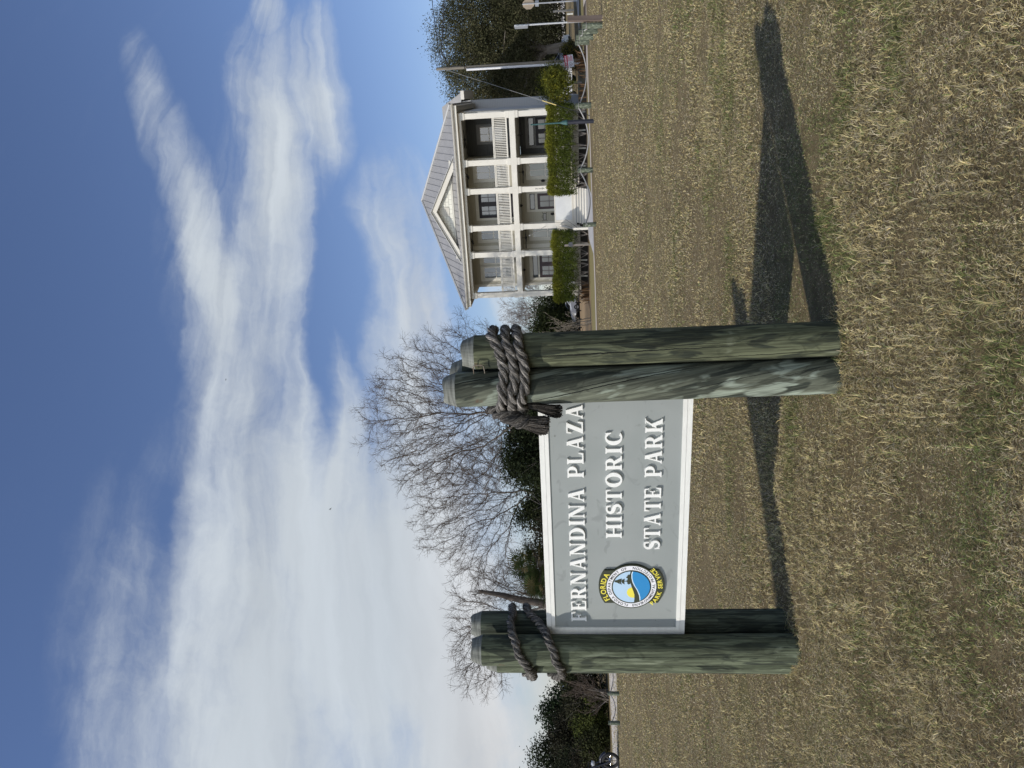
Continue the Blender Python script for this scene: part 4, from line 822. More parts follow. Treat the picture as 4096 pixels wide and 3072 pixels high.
def shingle_mat():
    m = bpy.data.materials.new('white_shingles'); m.use_nodes = True; t = m.node_tree; b = t.nodes['Principled BSDF']; b.inputs['Roughness'].default_value = .7
    tc = N(t, 'ShaderNodeTexCoord'); mp = N(t, 'ShaderNodeMapping'); mp.inputs['Rotation'].default_value = (R(90), 0, 0); L(t, tc.outputs['Object'], mp.inputs[0]); br = N(t, 'ShaderNodeTexBrick'); L(t, mp.outputs[0], br.inputs[0])
    br.inputs['Scale'].default_value = 1; br.inputs['Brick Width'].default_value = .30; br.inputs['Row Height'].default_value = .21; br.inputs['Mortar Size'].default_value = .012
    br.inputs['Color1'].default_value = (.73, .72, .64, 1); br.inputs['Color2'].default_value = (.69, .68, .60, 1); br.inputs['Mortar'].default_value = (.36, .35, .31, 1); L(t, br.outputs[0], b.inputs['Base Color'])
    bp = N(t, 'ShaderNodeBump'); bp.inputs['Strength'].default_value = .4; bp.invert = True; L(t, br.outputs['Fac'], bp.inputs['Height']); L(t, bp.outputs[0], b.inputs['Normal']); return m
gw = MB(); gw.prism_y([(GX0+.5, GZ0+.1), (GX1-.5, GZ0+.1), (gc, GAP-.1)], .06, .14); gw.build('gable_wall', shingle_mat(), gab)
gv = MB(); gv.box(5.43, 5.97, .025, .055, 8.83, 8.88); gv.box(5.43, 5.97, .025, .055, 9.35, 9.40); gv.box(5.43, 5.48, .026, .055, 8.881, 9.349); gv.box(5.92, 5.97, .026, .055, 8.881, 9.349)
for i in range(6): gv.box(5.485, 5.915, .035, .055, 8.90+i*.075, 8.95+i*.075)
gv.build('gable_vent', HWHITE, gab)
bs = MB(); bs.box(GX0+.35, GX1-.35, .0, .05, 8.50, 8.60); bs.build('gable_sill', TRIM, gab)
# rear wing roof showing past the right end, with its deep gutter
rw = MB(); x0, x1, y0, y1, z0, z1 = 7.5, 12.75, 9.6, 15.5, 8.75, 10.35
rw.add([(x0, y0, z0), (x1, y0, z0), (x1, y1, z0), (x0, y1, z0), (x0, y0+1, z1), (x1-.9, y0+1.0, z1), (x1-.9, y1-1, z1), (x0, y1-1, z1)], [(3, 2, 1, 0), (0, 1, 5, 4), (1, 2, 6, 5), (2, 3, 7, 6), (4, 5, 6, 7), (3, 0, 4, 7)])
rw.build('rear_roof', ROOF, house); part('rear_wall', SIDING_G, [(8.8, 12.2, 10.0, 15, .2, 8.72)]); part('rear_gutter', HWHITE, [(12.3, 12.9, 9.45, 15.6, 8.50, 8.74)])

# ---------------------------------------------------------------- vegetation builders
def seg_tubes(A, B, ra, rb, n):
    """frusta between many point pairs"""
    A = np.asarray(A, float); B = np.asarray(B, float); d = B-A; ln = np.linalg.norm(d, axis=1)[:, None]+1e-9; t = d/ln
    ref = np.where(np.abs(t[:, 2:3]) < .9, np.array([[0, 0, 1.0]]), np.array([[1.0, 0, 0]])); u = np.cross(t, ref); u /= np.linalg.norm(u, axis=1)[:, None]; v = np.cross(t, u)
    q = 2*np.pi*np.arange(n)/n; ring = np.cos(q)[None, :, None]*u[:, None, :]+np.sin(q)[None, :, None]*v[:, None, :]
    ov = t*np.minimum(ln*.1, .03)
    V = np.concatenate([(A-ov)[:, None, :]+ring*np.asarray(ra)[:, None, None], (B+ov)[:, None, :]+ring*np.asarray(rb)[:, None, None]], 1)
    m = len(A); i = np.arange(m)[:, None]*2*n; j = np.arange(n)[None, :]; j2 = (j+1) % n
    Q = np.stack([i+j, i+j2, i+n+j2, i+n+j], 2).reshape(-1, 4); return V.reshape(-1, 3), Q
def bare_branches(g, starts, levels, kids, lratio, angle, up=.12, wander=.16, rr=.56, rmin=.006, steps=6):
    """recursive winter branching, returns segment lists per level"""
    segs = []; cur = starts                      # (pos, dir, length, radius)
    for lv in range(levels):
        nxt = []; out = []
        for p, d, ln, r in cur:
            p = np.array(p, float); d = np.array(d, float); n = steps if lv < 3 else 4
            pts = [(p.copy(), d.copy(), r)]
            for i in range(n):
                d = d+g.standard_normal(3)*wander*(1 if lv else .6)+np.array([0, 0, up*(.4 if lv > 2 else 1)]); d /= np.linalg.norm(d); q = p+d*ln/n
                r2 = max(rmin, r*(1-.70*(i+1)/n)) if lv else max(rmin, r*(1-.5*(i+1)/n))
                out.append((p, q, pts[-1][2], r2)); p = q; pts.append((p.copy(), d.copy(), r2))
            if lv < levels-1:
                k = kids[lv]; k = k if g.random() > .3 else max(1, k-1)
                for c in range(k):
                    f = .28+.72*(c+g.random())/k; x = f*n; i = min(int(x), n-1); w_ = x-i
                    pp = pts[i][0]*(1-w_)+pts[i+1][0]*w_; dd = pts[i+1][1]; a = R(angle*(.65+.7*g.random()))
                    e = g.standard_normal(3); e -= dd*np.dot(e, dd); e /= np.linalg.norm(e)
                    nd = dd*math.cos(a)+e*math.sin(a); nxt.append((pp, nd, ln*lratio*(.75+.5*g.random())*(1.05-.35*f), max(rmin, pts[i][2]*rr)))
                nxt.append((pts[-1][0], pts[-1][1], ln*lratio*.9, max(rmin, pts[-1][2]*.95)))
        segs.append(out); cur = nxt
    return segs
BARK = mat('grey_bark', (.135, .118, .102), (.225, .20, .175), rough=.95, scale=5, stretch=(1, 1, .3), bump=.6)
TWIG = mat('grey_brown_twigs', (.078, .058, .044), (.118, .092, .072), rough=.95, scale=2)
def seg_obj(name, lists, n, m, parent):
    S = [s_ for l_ in lists for s_ in l_]
    A = np.array([s_[0] for s_ in S]); B = np.array([s_[1] for s_ in S]); V, Q = seg_tubes(A, B, [s_[2] for s_ in S], [s_[3] for s_ in S], n)
    return link(name, quads_mesh(name, V, Q, n > 4), m, parent)
def bare_tree(pos, starts, label, seed, levels=6, kids=(5, 5, 5, 4, 4), lratio=.62, angle=38, up=.10, group='bare winter trees', rmin=.009, name='bare_tree', twig=None, wander=.16):
    g = np.random.default_rng(seed); root = empty(name, pos, 0, label, 'tree', group); s_ = bare_branches(g, starts, levels, kids, lratio, angle, up, wander, rmin=rmin)
    seg_obj('trunk', s_[:2], 8, BARK, root); seg_obj('crown', s_[2:], 3, twig or TWIG, root); return root
def leaf_cards(P, Nrm, size, g, aspect=.5, tilt=.8):
    """one pointed leaf-shaped quad at each point"""
    n = len(P); a = Nrm+g.standard_normal((n, 3))*tilt; a /= np.linalg.norm(a, axis=1)[:, None]; e = g.standard_normal((n, 3)); u = np.cross(a, e); u /= np.linalg.norm(u, axis=1)[:, None]; v = np.cross(a, u)
    s_ = (size*(.6+.8*g.random(n)))[:, None]; L_ = u*s_*.5; W_ = v*s_*.5*aspect
    V = np.stack([P-L_, P+W_, P+L_, P-W_], 1).reshape(-1, 3); Q = np.arange(4*n).reshape(n, 4); return V, Q
def foliage(name, lobes, n_clump, per, cs_, size, m, parent, seed, tint, shell=.55, aspect=.5, squash=1.0, floor=None, alt=None):
    """leaf clumps through ellipsoid lobes (cx,cy,cz,rx,ry,rz): denser near the skin, gaps between clumps"""
    g = np.random.default_rng(seed); vol = np.array([(l_[3]*l_[4]*l_[5])**(2/3) for l_ in lobes]); idx = g.choice(len(lobes), n_clump, p=vol/vol.sum()); Lb = np.array(lobes)[idx]
    d = g.standard_normal((n_clump, 3)); d /= np.linalg.norm(d, axis=1)[:, None]; rad = (shell+(1-shell)*g.random(n_clump))**.7*(1+.10*g.standard_normal(n_clump))
    C = Lb[:, :3]+d*Lb[:, 3:]*rad[:, None]
    if floor is not None: C = C[C[:, 2] > floor]; d = d[:len(C)]
    k = len(C); P = np.repeat(C, per, 0)+g.standard_normal((k*per, 3))*cs_*np.array([1, 1, squash]); nr = np.repeat(d[:k], per, 0)*.6+np.array([0, 0, .5])
    V, Q = leaf_cards(P, nr, size, g, aspect)
    ct = (.62+.75*g.random(k))[:, None]*np.array([tint]); 
    if alt is not None:
        pick = g.random(k) < alt[1]; ct[pick] = (.7+.6*g.random(pick.sum()))[:, None]*np.array([alt[0]])
    ct = np.repeat(ct, per, 0)*(.75+.5*g.random(k*per))[:, None]
    return link(name, quads_mesh(name, V, Q, False, np.repeat(ct, 4, 0)), m, parent), C
LEAF = mat('leaf', (1, 1, 1), (.85, .9, .8), rough=.8, spec=.12, attr='tone', trans=.22, scale=1.5)
def leafy_tree(pos, lobes, trunk, label, seed, n_clump, per, cs_, size, tint, name='evergreen_tree', cat='tree', group=None, limbs=5, alt=None, shell=.55, aspect=.5):
    root = empty(name, pos, 0, label, cat, group); g = np.random.default_rng(seed); cr, C = foliage('crown', lobes, n_clump, per, cs_, size, LEAF, root, seed, tint, shell, aspect, alt=alt)
    tb = MB(); h, r = trunk; fork = np.array([g.normal()*.2, g.normal()*.2, h]); tb.tube([(0, 0, -.1), (.05*h, 0, h*.5), tuple(fork)], [r*1.25, r, r*.85], 10)
    for i in range(limbs):
        c = np.array(lobes[i % len(lobes)][:3])+g.standard_normal(3)*np.array(lobes[i % len(lobes)][3:])*.35; mid = (fork+c)/2+np.array([0, 0, .12*np.linalg.norm(c-fork)])
        tb.tube([tuple(fork*.98), tuple(mid), tuple(c)], [r*.62, r*.4, r*.12], 7)
        for _ in range(3):
            e = c+g.standard_normal(3)*np.array(lobes[i % len(lobes)][3:])*.7; tb.tube([tuple(mid*.5+c*.5), tuple((mid*.3+c*.2+e*.5)), tuple(e)], [r*.2, r*.12, r*.04], 5)
    tb.build('trunk', BARK, root); return root
def P3(x, y, Y): p = gnd(x, y); q = at(x, y, Y); return q
def base_at(y, Y):                               # ground point under picture row y at depth Y
    d = ray(2270, y); return (d[0]/d[1]*Y, Y, 0.0)
def size_at(px, Y): return px*Y/FPX
# --- big bare trees behind the sign: branches grown towards points spread through each crown
from mathutils.kdtree import KDTree
def limb(dx, dy, dz): v = np.array([dx, dy, dz], float); return v/np.linalg.norm(v)
def grown_tree(pos, crowns, trunk_h, r_tip, label, seed, n_att=2600, step=.34, reach=2.6, kill=.62, lean=(0, 0), group='bare winter trees', twigs=5, tlen=.60, max_r=.40, bark=None, twig_m=None, gap=0.0):
    g = np.random.default_rng(seed); root = empty('bare_tree', pos, 0, label, 'tree', group); A = []
    vol = np.array([c[3]*c[4]*c[5] for c in crowns]); cnt = (n_att*vol/vol.sum()).astype(int)
    for c, k in zip(crowns, cnt):
        d = g.standard_normal((k, 3)); d /= np.linalg.norm(d, axis=1)[:, None]; A.append(np.array(c[:3])+d*np.array(c[3:])*(g.random(k)**.42)[:, None]*(1+.07*g.standard_normal(k))[:, None])
    A = np.concatenate(A)
    if gap: A = A[vnoise(A[:, 0]+30, A[:, 2], 1.5, seed) > gap]
    nodes = [np.array([0., 0, 0])]; par = [-1]; d = np.array([lean[0], lean[1], 1.]); n0 = int(trunk_h/step)
    for k in range(n0): nodes.append(nodes[-1]+(d/np.linalg.norm(d)+g.standard_normal(3)*.05)*step); par.append(len(nodes)-2)
    alive = np.ones(len(A), bool)
    for it in range(110):
        idx = np.nonzero(alive)[0]
        if len(idx) == 0: break
        kd = KDTree(len(nodes)); [kd.insert(tuple(p), q) for q, p in enumerate(nodes)]; kd.balance(); acc = {}
        for a in idx:
            co, q, dist = kd.find(tuple(A[a]))
            if dist < kill: alive[a] = False
            elif dist < reach*(3 if it < 14 else 1):
                v = (A[a]-nodes[q])/dist; acc[q] = acc.get(q, 0)+v
        if not acc: break
        for q, v in acc.items():
            v = v/(np.linalg.norm(v)+1e-9); back = nodes[q]-nodes[par[q]] if par[q] >= 0 else np.array([0, 0, step]); v = v+back/np.linalg.norm(back)*.75+g.standard_normal(3)*.34+np.array([0, 0, .10]); v /= np.linalg.norm(v); nodes.append(nodes[q]+v*step); par.append(q)
    n = len(nodes); P = np.array(nodes); par = np.array(par); kids = np.zeros(n, int); area = np.zeros(n)
    for q in range(n-1, 0, -1):
        if kids[q] == 0: area[q] = r_tip**2.25
        area[par[q]] += area[q]; kids[par[q]] += 1
    rad = area**(1/2.25); rad = rad*min(1.0, max_r/rad[0]) if rad[0] > max_r else rad
    rad = np.maximum(rad, r_tip*.8); q = np.arange(1, n); big = rad[q] > .05
    for nm, sel, sides, m in (('trunk', big, 8, bark or BARK), ('crown', ~big, 3, None)):
        e = q[sel]; ra = np.minimum(rad[par[e]], rad[e]*1.35); SA, SB, RA, RB = [P[par[e]]], [P[e]], [ra], [rad[e]]
        if nm == 'crown':
            th = np.nonzero((rad < r_tip*3.2) & (np.arange(n) > n0))[0]; src = np.repeat(th, twigs); dirp = P[src]-P[par[src]]; dirp /= np.linalg.norm(dirp, axis=1)[:, None]
            v = dirp*.9+g.standard_normal((len(src), 3))*.62+np.array([0, 0, .12]); v /= np.linalg.norm(v, axis=1)[:, None]; ln = (tlen*(.45+.9*g.random(len(src))))[:, None]; p0 = P[src]
            r0 = np.full(len(src), r_tip*.75)
            for k in range(3):
                p1 = p0+v*ln/3; SA.append(p0); SB.append(p1); RA.append(r0); RB.append(r0*.82); 
                if k == 1:
                    v2 = v+g.standard_normal(v.shape)*.75; v2 /= np.linalg.norm(v2, axis=1)[:, None]; SA.append(p1); SB.append(p1+v2*ln*.4); RA.append(r0*.8); RB.append(r0*.6)
                p0 = p1; r0 = r0*.82; v = v+g.standard_normal(v.shape)*.32+np.array([0, 0, .08]); v /= np.linalg.norm(v, axis=1)[:, None]
        V, Q = seg_tubes(np.concatenate(SA), np.concatenate(SB), np.concatenate(RA), np.concatenate(RB), sides); link(nm, quads_mesh(nm, V, Q, sides > 4), m or twig_m or TWIG, root)
    return root
def crown_at(b, Y, y, x, ry, rx, depth=.8):
    """ellipsoid crown from its centre and half extents in picture pixels, relative to the tree base"""
    c = at(x, y, Y); return (c[0]-b[0], (rng.random()-.5)*1.0, c[2], size_at(ry, Y), size_at(ry, Y)*depth, size_at(rx, Y))
b1 = base_at(1690, 46)
grown_tree(b1, [crown_at(b1, 46, 1660, 1755, 330, 300), crown_at(b1, 46, 1430, 1850, 190, 175), crown_at(b1, 46, 1830, 1800, 240, 260), crown_at(b1, 46, 1640, 1990, 300, 130)], 1.6, .0098, 'tallest bare grey tree, its broad crown rising behind the right post cluster', 11, n_att=4200)
b2 = base_at(1955, 50)
grown_tree(b2, [crown_at(b2, 50, 2060, 1860, 230, 215), crown_at(b2, 50, 1930, 1930, 230, 190), crown_at(b2, 50, 2230, 1960, 150, 130)], 1.4, .0095, 'bare spreading tree behind the middle of the sign with a forked pale trunk', 23, n_att=2700, gap=.2)
b3 = base_at(2410, 40)
t3 = grown_tree(b3, [crown_at(b3, 40, 2390, 1900, 150, 120), crown_at(b3, 40, 2570, 1915, 190, 125), crown_at(b3, 40, 2730, 1935, 90, 115), crown_at(b3, 40, 2330, 2040, 110, 90)], 3.0, .0092, 'bare tree with a thick snapped-off trunk beside the left post cluster', 37, n_att=2300, lean=(-.08, 0), gap=.30, step=.30, kill=.58)
sn = MB(); sn.tube([(-.1, 0, 2.8), (.15, 0, 4.4), (.45, 0, 5.6), (.62, .05, 6.7)], [.22, .19, .15, .09], 8); [sn.tube([(.58, 0, 6.3), (.55+dx, .02, 6.8+dz)], [.05, .012], 5) for dx, dz in ((-.12, .35), (.05, .55), (.18, .2))]; sn.build('broken_stub', mat('dark_bark', (.075, .062, .052), (.12, .10, .085), rough=.95, scale=6, stretch=(1, 1, .25), bump=.8), t3)
# grey bare trees far behind the gap beside the house
TW2 = mat('far_grey_twigs', (.17, .15, .14), (.23, .21, .20), rough=.95)
for y_, Y_, sc_, sd_, lab in ((1215, 96, 1.0, 51, 'far grey bare tree nearest the left corner of the house'), (1300, 104, .95, 52, 'far grey bare tree in the middle of the gap beside the house'), (1395, 98, .9, 53, 'far grey bare tree next to the right rope-wrapped posts')):
    bare_tree(base_at(y_, Y_), [((0, 0, 0), limb(0, 0, 1), 2.5*sc_, .2), ((0, 0, 2), limb(-.6, 0, 1), 4.2*sc_, .13), ((0, 0, 2.1), limb(.6, 0, 1), 4.2*sc_, .13), ((0, 0, 2.2), limb(.0, .2, 1), 4.4*sc_, .14)], lab, sd_, kids=(4, 5, 4, 3, 2), up=.07, rmin=.010, twig=TW2, group='far bare trees')
DG = (.026, .034, .015); OL = (.042, .045, .020); YG = (.17, .165, .022)
def bush_at(x_top, y, Y, r_px, label, seed, tint, n=260, per=26, leaf=.12, name='shrub', group=None, alt=None, wide=1.0, x_bot=None, aspect=.5):
    """rounded evergreen bush standing on the ground with its top at picture column x_top"""
    b = base_at(y, Y); zt = at(x_top, y, Y)[2]*1.13; r = size_at(r_px, Y); g = np.random.default_rng(seed)
    z0 = 0 if x_bot is None else at(x_bot, y, Y)[2]; hz = (zt-z0)/2; lob = [(0, 0, z0+hz, r*wide, r*.8, hz)]
    for i in range(4): lob.append((g.normal()*r*.5*wide, g.normal()*r*.35, z0+hz*(.5+.9*g.random()), r*.62, r*.55, hz*.62))
    return leafy_tree(b, lob, (max(.25, z0+.2*hz), .05+.02*hz), label, seed, n, per, r*.13+.03, leaf, tint, name=name, cat='shrub' if name == 'shrub' else 'tree', group=group, limbs=5, alt=alt, aspect=aspect)
# dark evergreens and undergrowth behind the top edge of the board
for xt, y_, Y_, rp, lab, sd_, ti, n_, per_, lf in (
    (2050, 1785, 43, 115, 'dark evergreen bush behind the top right part of the board', 61, DG, 1200, 28, .17),
    (2070, 1690, 50, 90, 'low dark bush behind the frayed rope end', 62, DG, 900, 28, .17),
    (2095, 1890, 47, 95, 'dark bush between the tall dark bush and the forked tree trunk', 65, DG, 900, 28, .17),
    (2070, 1985, 45, 85, 'thin olive bush behind the board under the forked tree', 63, (.055, .06, .025), 250, 16, .13),
    (2100, 2060, 48, 80, 'dark low bush left of the forked tree, above the board', 66, DG, 800, 28, .17),
    (2085, 2130, 44, 75, 'brown-green bush right of the palm behind the board', 64, (.052, .045, .027), 360, 22, .11),
    (2120, 2260, 45, 95, 'dark bush backing the fan palms', 67, DG, 800, 28, .17)):
    bush_at(xt, y_, Y_, rp, lab, sd_, ti, n_, per_, lf, wide=1.1)
def twiggy(y, Y, h, label, seed, n=40, m=None, spread=.6):
    g = np.random.default_rng(seed); root = empty('bare_shrub', base_at(y, Y), 0, label, 'shrub', 'bare twiggy shrubs')
    st_ = [((g.normal()*.2, g.normal()*.2, 0), limb(g.normal()*spread, g.normal()*spread, 1), h*(.6+.4*g.random()), .03) for _ in range(n)]
    s_ = bare_branches(g, st_, 4, (4, 3, 3), .55, 35, .06, .16, rmin=.007, steps=5); seg_obj('stem', s_[:1], 4, m or BARK, root); seg_obj('twigs', s_[1:], 3, m or TWIG, root)
twiggy(2140, 44, 2.6, 'brown twiggy shrub behind the board between palm and forked tree', 71)
twiggy(2375, 42, 4.0, 'tall dense brown twiggy shrub at the foot of the broken tree', 72, 46)
twiggy(1270, 43.7, 2.3, 'leafless multi-stemmed young shrub on the verge beside the house', 73, 4, mat('pale_stems', (.22, .19, .15), (.28, .24, .19)), .32)
# cabbage palms
def palm(y, Y, z_top, label, seed, n=26, fr=.95):
    g = np.random.default_rng(seed); root = empty('palm', base_at(y, Y), 0, label, 'palm', 'fan palms behind the board'); zc = z_top-fr*.8; tr_ = MB(); tr_.tube([(0, 0, -.1), (0.03, 0, zc*.5), (0, 0, zc)], [.22, .17, .16], 10); tr_.build('trunk', BARK, root)
    V = []; Q = []; C = []
    for f in range(n):
        az = g.random()*6.283; el_ = R(-35+115*g.random()); d = np.array([math.cos(az)*math.cos(el_), math.sin(az)*math.cos(el_), math.sin(el_)]); hub = np.array([0, 0, zc])+d*fr*(.45+.25*g.random()); side = np.cross(d, [0, 0, 1.]); side /= np.linalg.norm(side)+1e-9; nr = np.cross(side, d)
        tone = np.array([.055, .075, .028])*(.6+.8*g.random())
        if g.random() < .12: tone = np.array([.16, .12, .06])
        base = len(V); w_ = side*.012; V += [np.array([0, 0, zc])-w_, np.array([0, 0, zc])+w_, hub+w_, hub-w_]; Q.append((base, base+1, base+2, base+3)); C += [tone]*4
        for k in range(18):
            a = R(-100+200*k/17); b = d*math.cos(a)+side*math.sin(a); ln = fr*(.62+.12*g.random())*(1-.25*abs(a)/2); tip = hub+b*ln-np.array([0, 0, .22*ln*g.random()]); pw = (side*math.cos(a)-d*math.sin(a))*.022; base = len(V)
            V += [hub-pw*.4, hub+b*ln*.55-pw, tip, hub+b*ln*.55+pw+nr*.01]; Q.append((base, base+1, base+2, base+3)); C += [tone*(.85+.3*g.random())]*4
    link('fronds', quads_mesh('fronds', V, Q, False, np.array(C)), LEAF, root)
palm(2255, 38, at(2085, 2255, 38)[2]+.25, 'fan palm directly behind the board, left of the brown bush', 81, 40, 1.35)
palm(2335, 37, at(2125, 2335, 37)[2]+.1, 'lower fan palm behind the board nearest the broken tree', 82, 32, 1.15)
palm(2210, 41, at(2160, 2210, 41)[2], 'smallest fan palm half hidden behind the board', 83, 20, .9)
# --- evergreens in the gap left of the house
bush_at(2140, 1350, 80, 110, 'dark evergreen tree at the right of the gap, by the rope-wrapped posts', 91, (.034, .042, .016), 900, 26, .26, name='evergreen_tree', wide=1.1)
bush_at(2165, 1240, 84, 90, 'dark evergreen tree behind the parked car and the house corner', 92, (.030, .038, .015), 760, 26, .26, name='evergreen_tree', wide=1.15)
bush_at(2195, 1430, 78, 90, 'olive bush in the gap behind the right posts', 93, OL, 520, 26, .22)
# --- row of trees on the left edge
for (xt, y_, Y_, rp, sd_, ti, nn, lf, lab, nm) in (
    (2262, 2740, 36, 70, 101, OL, 330, .12, 'olive bush just left of the left posts, across the pale road', 'shrub'),
    (2185, 2862, 41, 85, 102, (.026, .040, .018), 420, .16, 'dark green tree with open layered top in the left row', 'evergreen_tree'),
    (2268, 2820, 35, 60, 103, (.045, .043, .024), 300, .11, 'brownish bush between the olive bush and the layered tree', 'shrub'),
    (2205, 2955, 40, 75, 104, (.036, .033, .021), 460, .13, 'brown-green tree right of the tallest tree at the left edge', 'evergreen_tree'),
    (2145, 3060, 42, 120, 105, (.030, .038, .019), 800, .14, 'tallest dark tree at the far left edge of the row', 'evergreen_tree'),
    (2300, 2905, 34, 62, 106, YG and (.075, .085, .022), 280, .11, 'yellow-green bush at the roadside under the layered tree', 'shrub'),
    (2318, 2985, 33.5, 62, 107, (.048, .052, .02), 280, .11, 'low green bush at the roadside near the motorcycle', 'shrub'),
    (2300, 3060, 33.5, 60, 108, (.046, .038, .025), 260, .11, 'brown undergrowth bush behind the motorcycle', 'shrub'),
    (2240, 3180, 36, 150, 109, (.036, .04, .02), 600, .14, 'broad dark tree beyond the left edge of the view', 'evergreen_tree')):
    bush_at(xt, y_, Y_, rp, lab, sd_, ti, nn, 24, lf, name=nm, group='trees and bushes across the pale road', wide=1.1)
twiggy(2790, 33.6, 1.3, 'reddish brown twiggy shrub among the left bushes', 74, 12)
# --- oak and company on the right
oak = base_at(195, 62); oz = lambda x: at(x, 195, 62)[2]
g0 = np.random.default_rng(5); lob = [(0.5, 0, 7.0, 5.8, 4.6, 3.6), (-2.2, -.5, 8.6, 3.4, 3.4, 3.1), (3.4, 0, 8.2, 4.4, 4.0, 3.4), (.6, -1, 9.6, 3.8, 3.4, 2.8), (-3.0, -1.0, 5.2, 2.7, 2.7, 2.3), (5.4, 1, 5.6, 3.6, 3.4, 2.8), (1.5, -2.2, 4.6, 3.6, 2.4, 1.7), (-1.2, -1.8, 6.6, 3.0, 2.4, 2.2)]
leafy_tree(oak, lob, (2.6, .42), 'large dark evergreen oak behind the utility pole', 111, 4300, 34, .30, .135, (.072, .072, .036), limbs=8, alt=((.115, .105, .060), .3), shell=.5)
bush_at(1870, 395, 82, 60, 'golden leaved tree showing between the oak and the house', 112, (.20, .15, .03), 260, 22, .22, name='evergreen_tree', x_bot=2050)
for y_, Y_, xt, rp, sd_, lab in ((60, 150, 1990, 150, 113, 'dark background tree across the side street, behind the stop sign'), (-60, 155, 1960, 160, 114, 'dark background tree at the right edge behind the side street'), (180, 146, 2030, 130, 115, 'dark background tree behind the oak trunk'), (330, 95, 2000, 110, 116, 'dark background tree behind the yellow-green bush'), (430, 100, 2000, 90, 119, 'dark background tree hidden by the right end of the house')):
    bush_at(xt, y_, Y_, rp, lab, sd_, (.05, .05, .028), 900, 24, .40, name='evergreen_tree', group='dark background trees on the right', wide=1.2)
bush_at(2165, 335, 49.5, 62, 'yellow-green bush between the hedge and the utility pole', 117, (.14, .145, .022), 360, 26, .11, wide=1.05, alt=((.06, .07, .02), .45), x_bot=2272)
bush_at(2252, 205, 52.5, 42, 'small olive bush in front of the parked white car', 118, (.12, .105, .022), 260, 24, .10, alt=((.03, .032, .015), .5))
# --- clipped hedge in two lengths: leafy above, bare stems below
def hedge(x0, x1, z0, z1, yc, hw_, label, seed, n):
    g = np.random.default_rng(seed); root = empty('hedge', (HO[0], HO[1], 0), -ha, label, 'hedge', 'clipped hedges in front of the porch')
    u = g.random(n); face = g.random(n); X_ = x0+(x1-x0)*u; Zt = g.random(n)**.75
    Y_ = yc+hw_*(2*g.random(n)-1); Z_ = z0+(z1-z0)*Zt
    f1 = face < .50; Y_[f1] = yc-hw_*(.80+.28*g.random(f1.sum())); f2 = (face >= .5) & (face < .78); Z_[f2] = z1-.16*g.random(f2.sum())+.05*g.standard_normal(f2.sum())
    Z_ += .05*np.sin(X_*2.1)+.04*np.sin(X_*5.3+1)
    f3 = face > .92; e = g.random(f3.sum()) < .5; X_[f3] = np.where(e, x0, x1)+g.standard_normal(f3.sum())*.06
    low = (Z_-z0)/(z1-z0); keep = g.random(n) < np.clip(.30+1.9*low, 0, 1); P = np.stack([X_, Y_, Z_], 1)[keep]; low = low[keep]; per = 12
    PP = np.repeat(P, per, 0)+g.standard_normal((len(P)*per, 3))*.05; nr = np.tile([0, -.6, .6], (len(PP), 1)); V, Q = leaf_cards(PP, nr, .075, g, .45)
    t_ = np.clip((low-.55)*2.2, 0, 1)[:, None]*(.4+.6*vnoise(P[:, 0]+50, P[:, 2], .6, seed))[:, None]; c = np.array([[.075, .095, .018]])*(1-t_)+np.array([[.165, .160, .018]])*t_; c = c*(.6+.8*g.random(len(P)))[:, None]
    c = np.repeat(np.repeat(c, per, 0)*(.75+.5*g.random(len(PP)))[:, None], 4, 0); link('foliage', quads_mesh('foliage', V, Q, False, c), LEAF, root)
    for x in np.arange(x0+.35, x1-.1, .62):
        tb = MB(); x += g.normal()*.12
        for k in range(4):
            a = g.normal()*.28; tb.tube([(x, yc, 0), (x+a*.5, yc+g.normal()*.08, .45), (x+a*1.6, yc+g.normal()*.2, z0+.75)], [.026, .02, .010], 5)
        tb.build('stem', BARK, root)
hedge(6.75, 11.75, .62, 2.30, -1.45, .55, 'long clipped hedge right of the porch steps with yellowing top', 121, 5200)
hedge(.05, 4.35, .66, 2.16, -1.45, .55, 'shorter clipped hedge left of the porch steps with yellowing top', 122, 4400)
hb = empty('hedge', (HO[0], HO[1], 0), -ha, 'narrow leafy continuation of hedge past the right corner of the house', 'hedge', 'clipped hedges in front of the porch')
foliage('foliage', [(12.8, -1.5, 1.5, 1.1, .6, .85), (13.2, -1.6, 1.9, .7, .5, .6)], 420, 22, .09, .085, LEAF, hb, 123, (.09, .10, .02), alt=((.17, .16, .02), .3))
def dry_plants(lx, ly, label, seed, n=40, h=.9, tint=(.13, .075, .042)):
    g = np.random.default_rng(seed); x, y = hw(lx, ly); root = empty('dry_plant', (x, y, 0), 0, label, 'plant'); V = []; Q = []; C = []
    for k in range(n):
        b0 = np.array([g.normal()*.32, g.normal()*.25, 0]); az = g.random()*6.283; d = np.array([math.cos(az), math.sin(az), 0]); s_ = np.cross(d, [0, 0, 1.])*.028; hh = h*(.5+.6*g.random()); p1 = b0+d*.12*hh+np.array([0, 0, hh*.6]); p2 = b0+d*.5*hh+np.array([0, 0, hh*.85]); b_ = len(V); V += [b0-s_, b0+s_, p1+s_, p1-s_, p2+s_*.2, p2-s_*.2]; Q += [(b_, b_+1, b_+2, b_+3), (b_+3, b_+2, b_+4, b_+5)]; C += [np.array(tint)*(.4+.9*g.random())]*6
    link('leaves', quads_mesh('leaves', V, Q, False, np.array(C)), LEAF, root)
dry_plants(14.0, -1.6, 'clump of brown strap-leaved plants in the bed under the yellow-green bush', 131, 60, .8)
dry_plants(12.6, -2.0, 'smaller brown strap-leaved clump beside the right hedge end', 132, 22, .55)
dry_plants(.5, -1.9, 'rusty brown plants under the left end of the left hedge', 133, 60, .75)

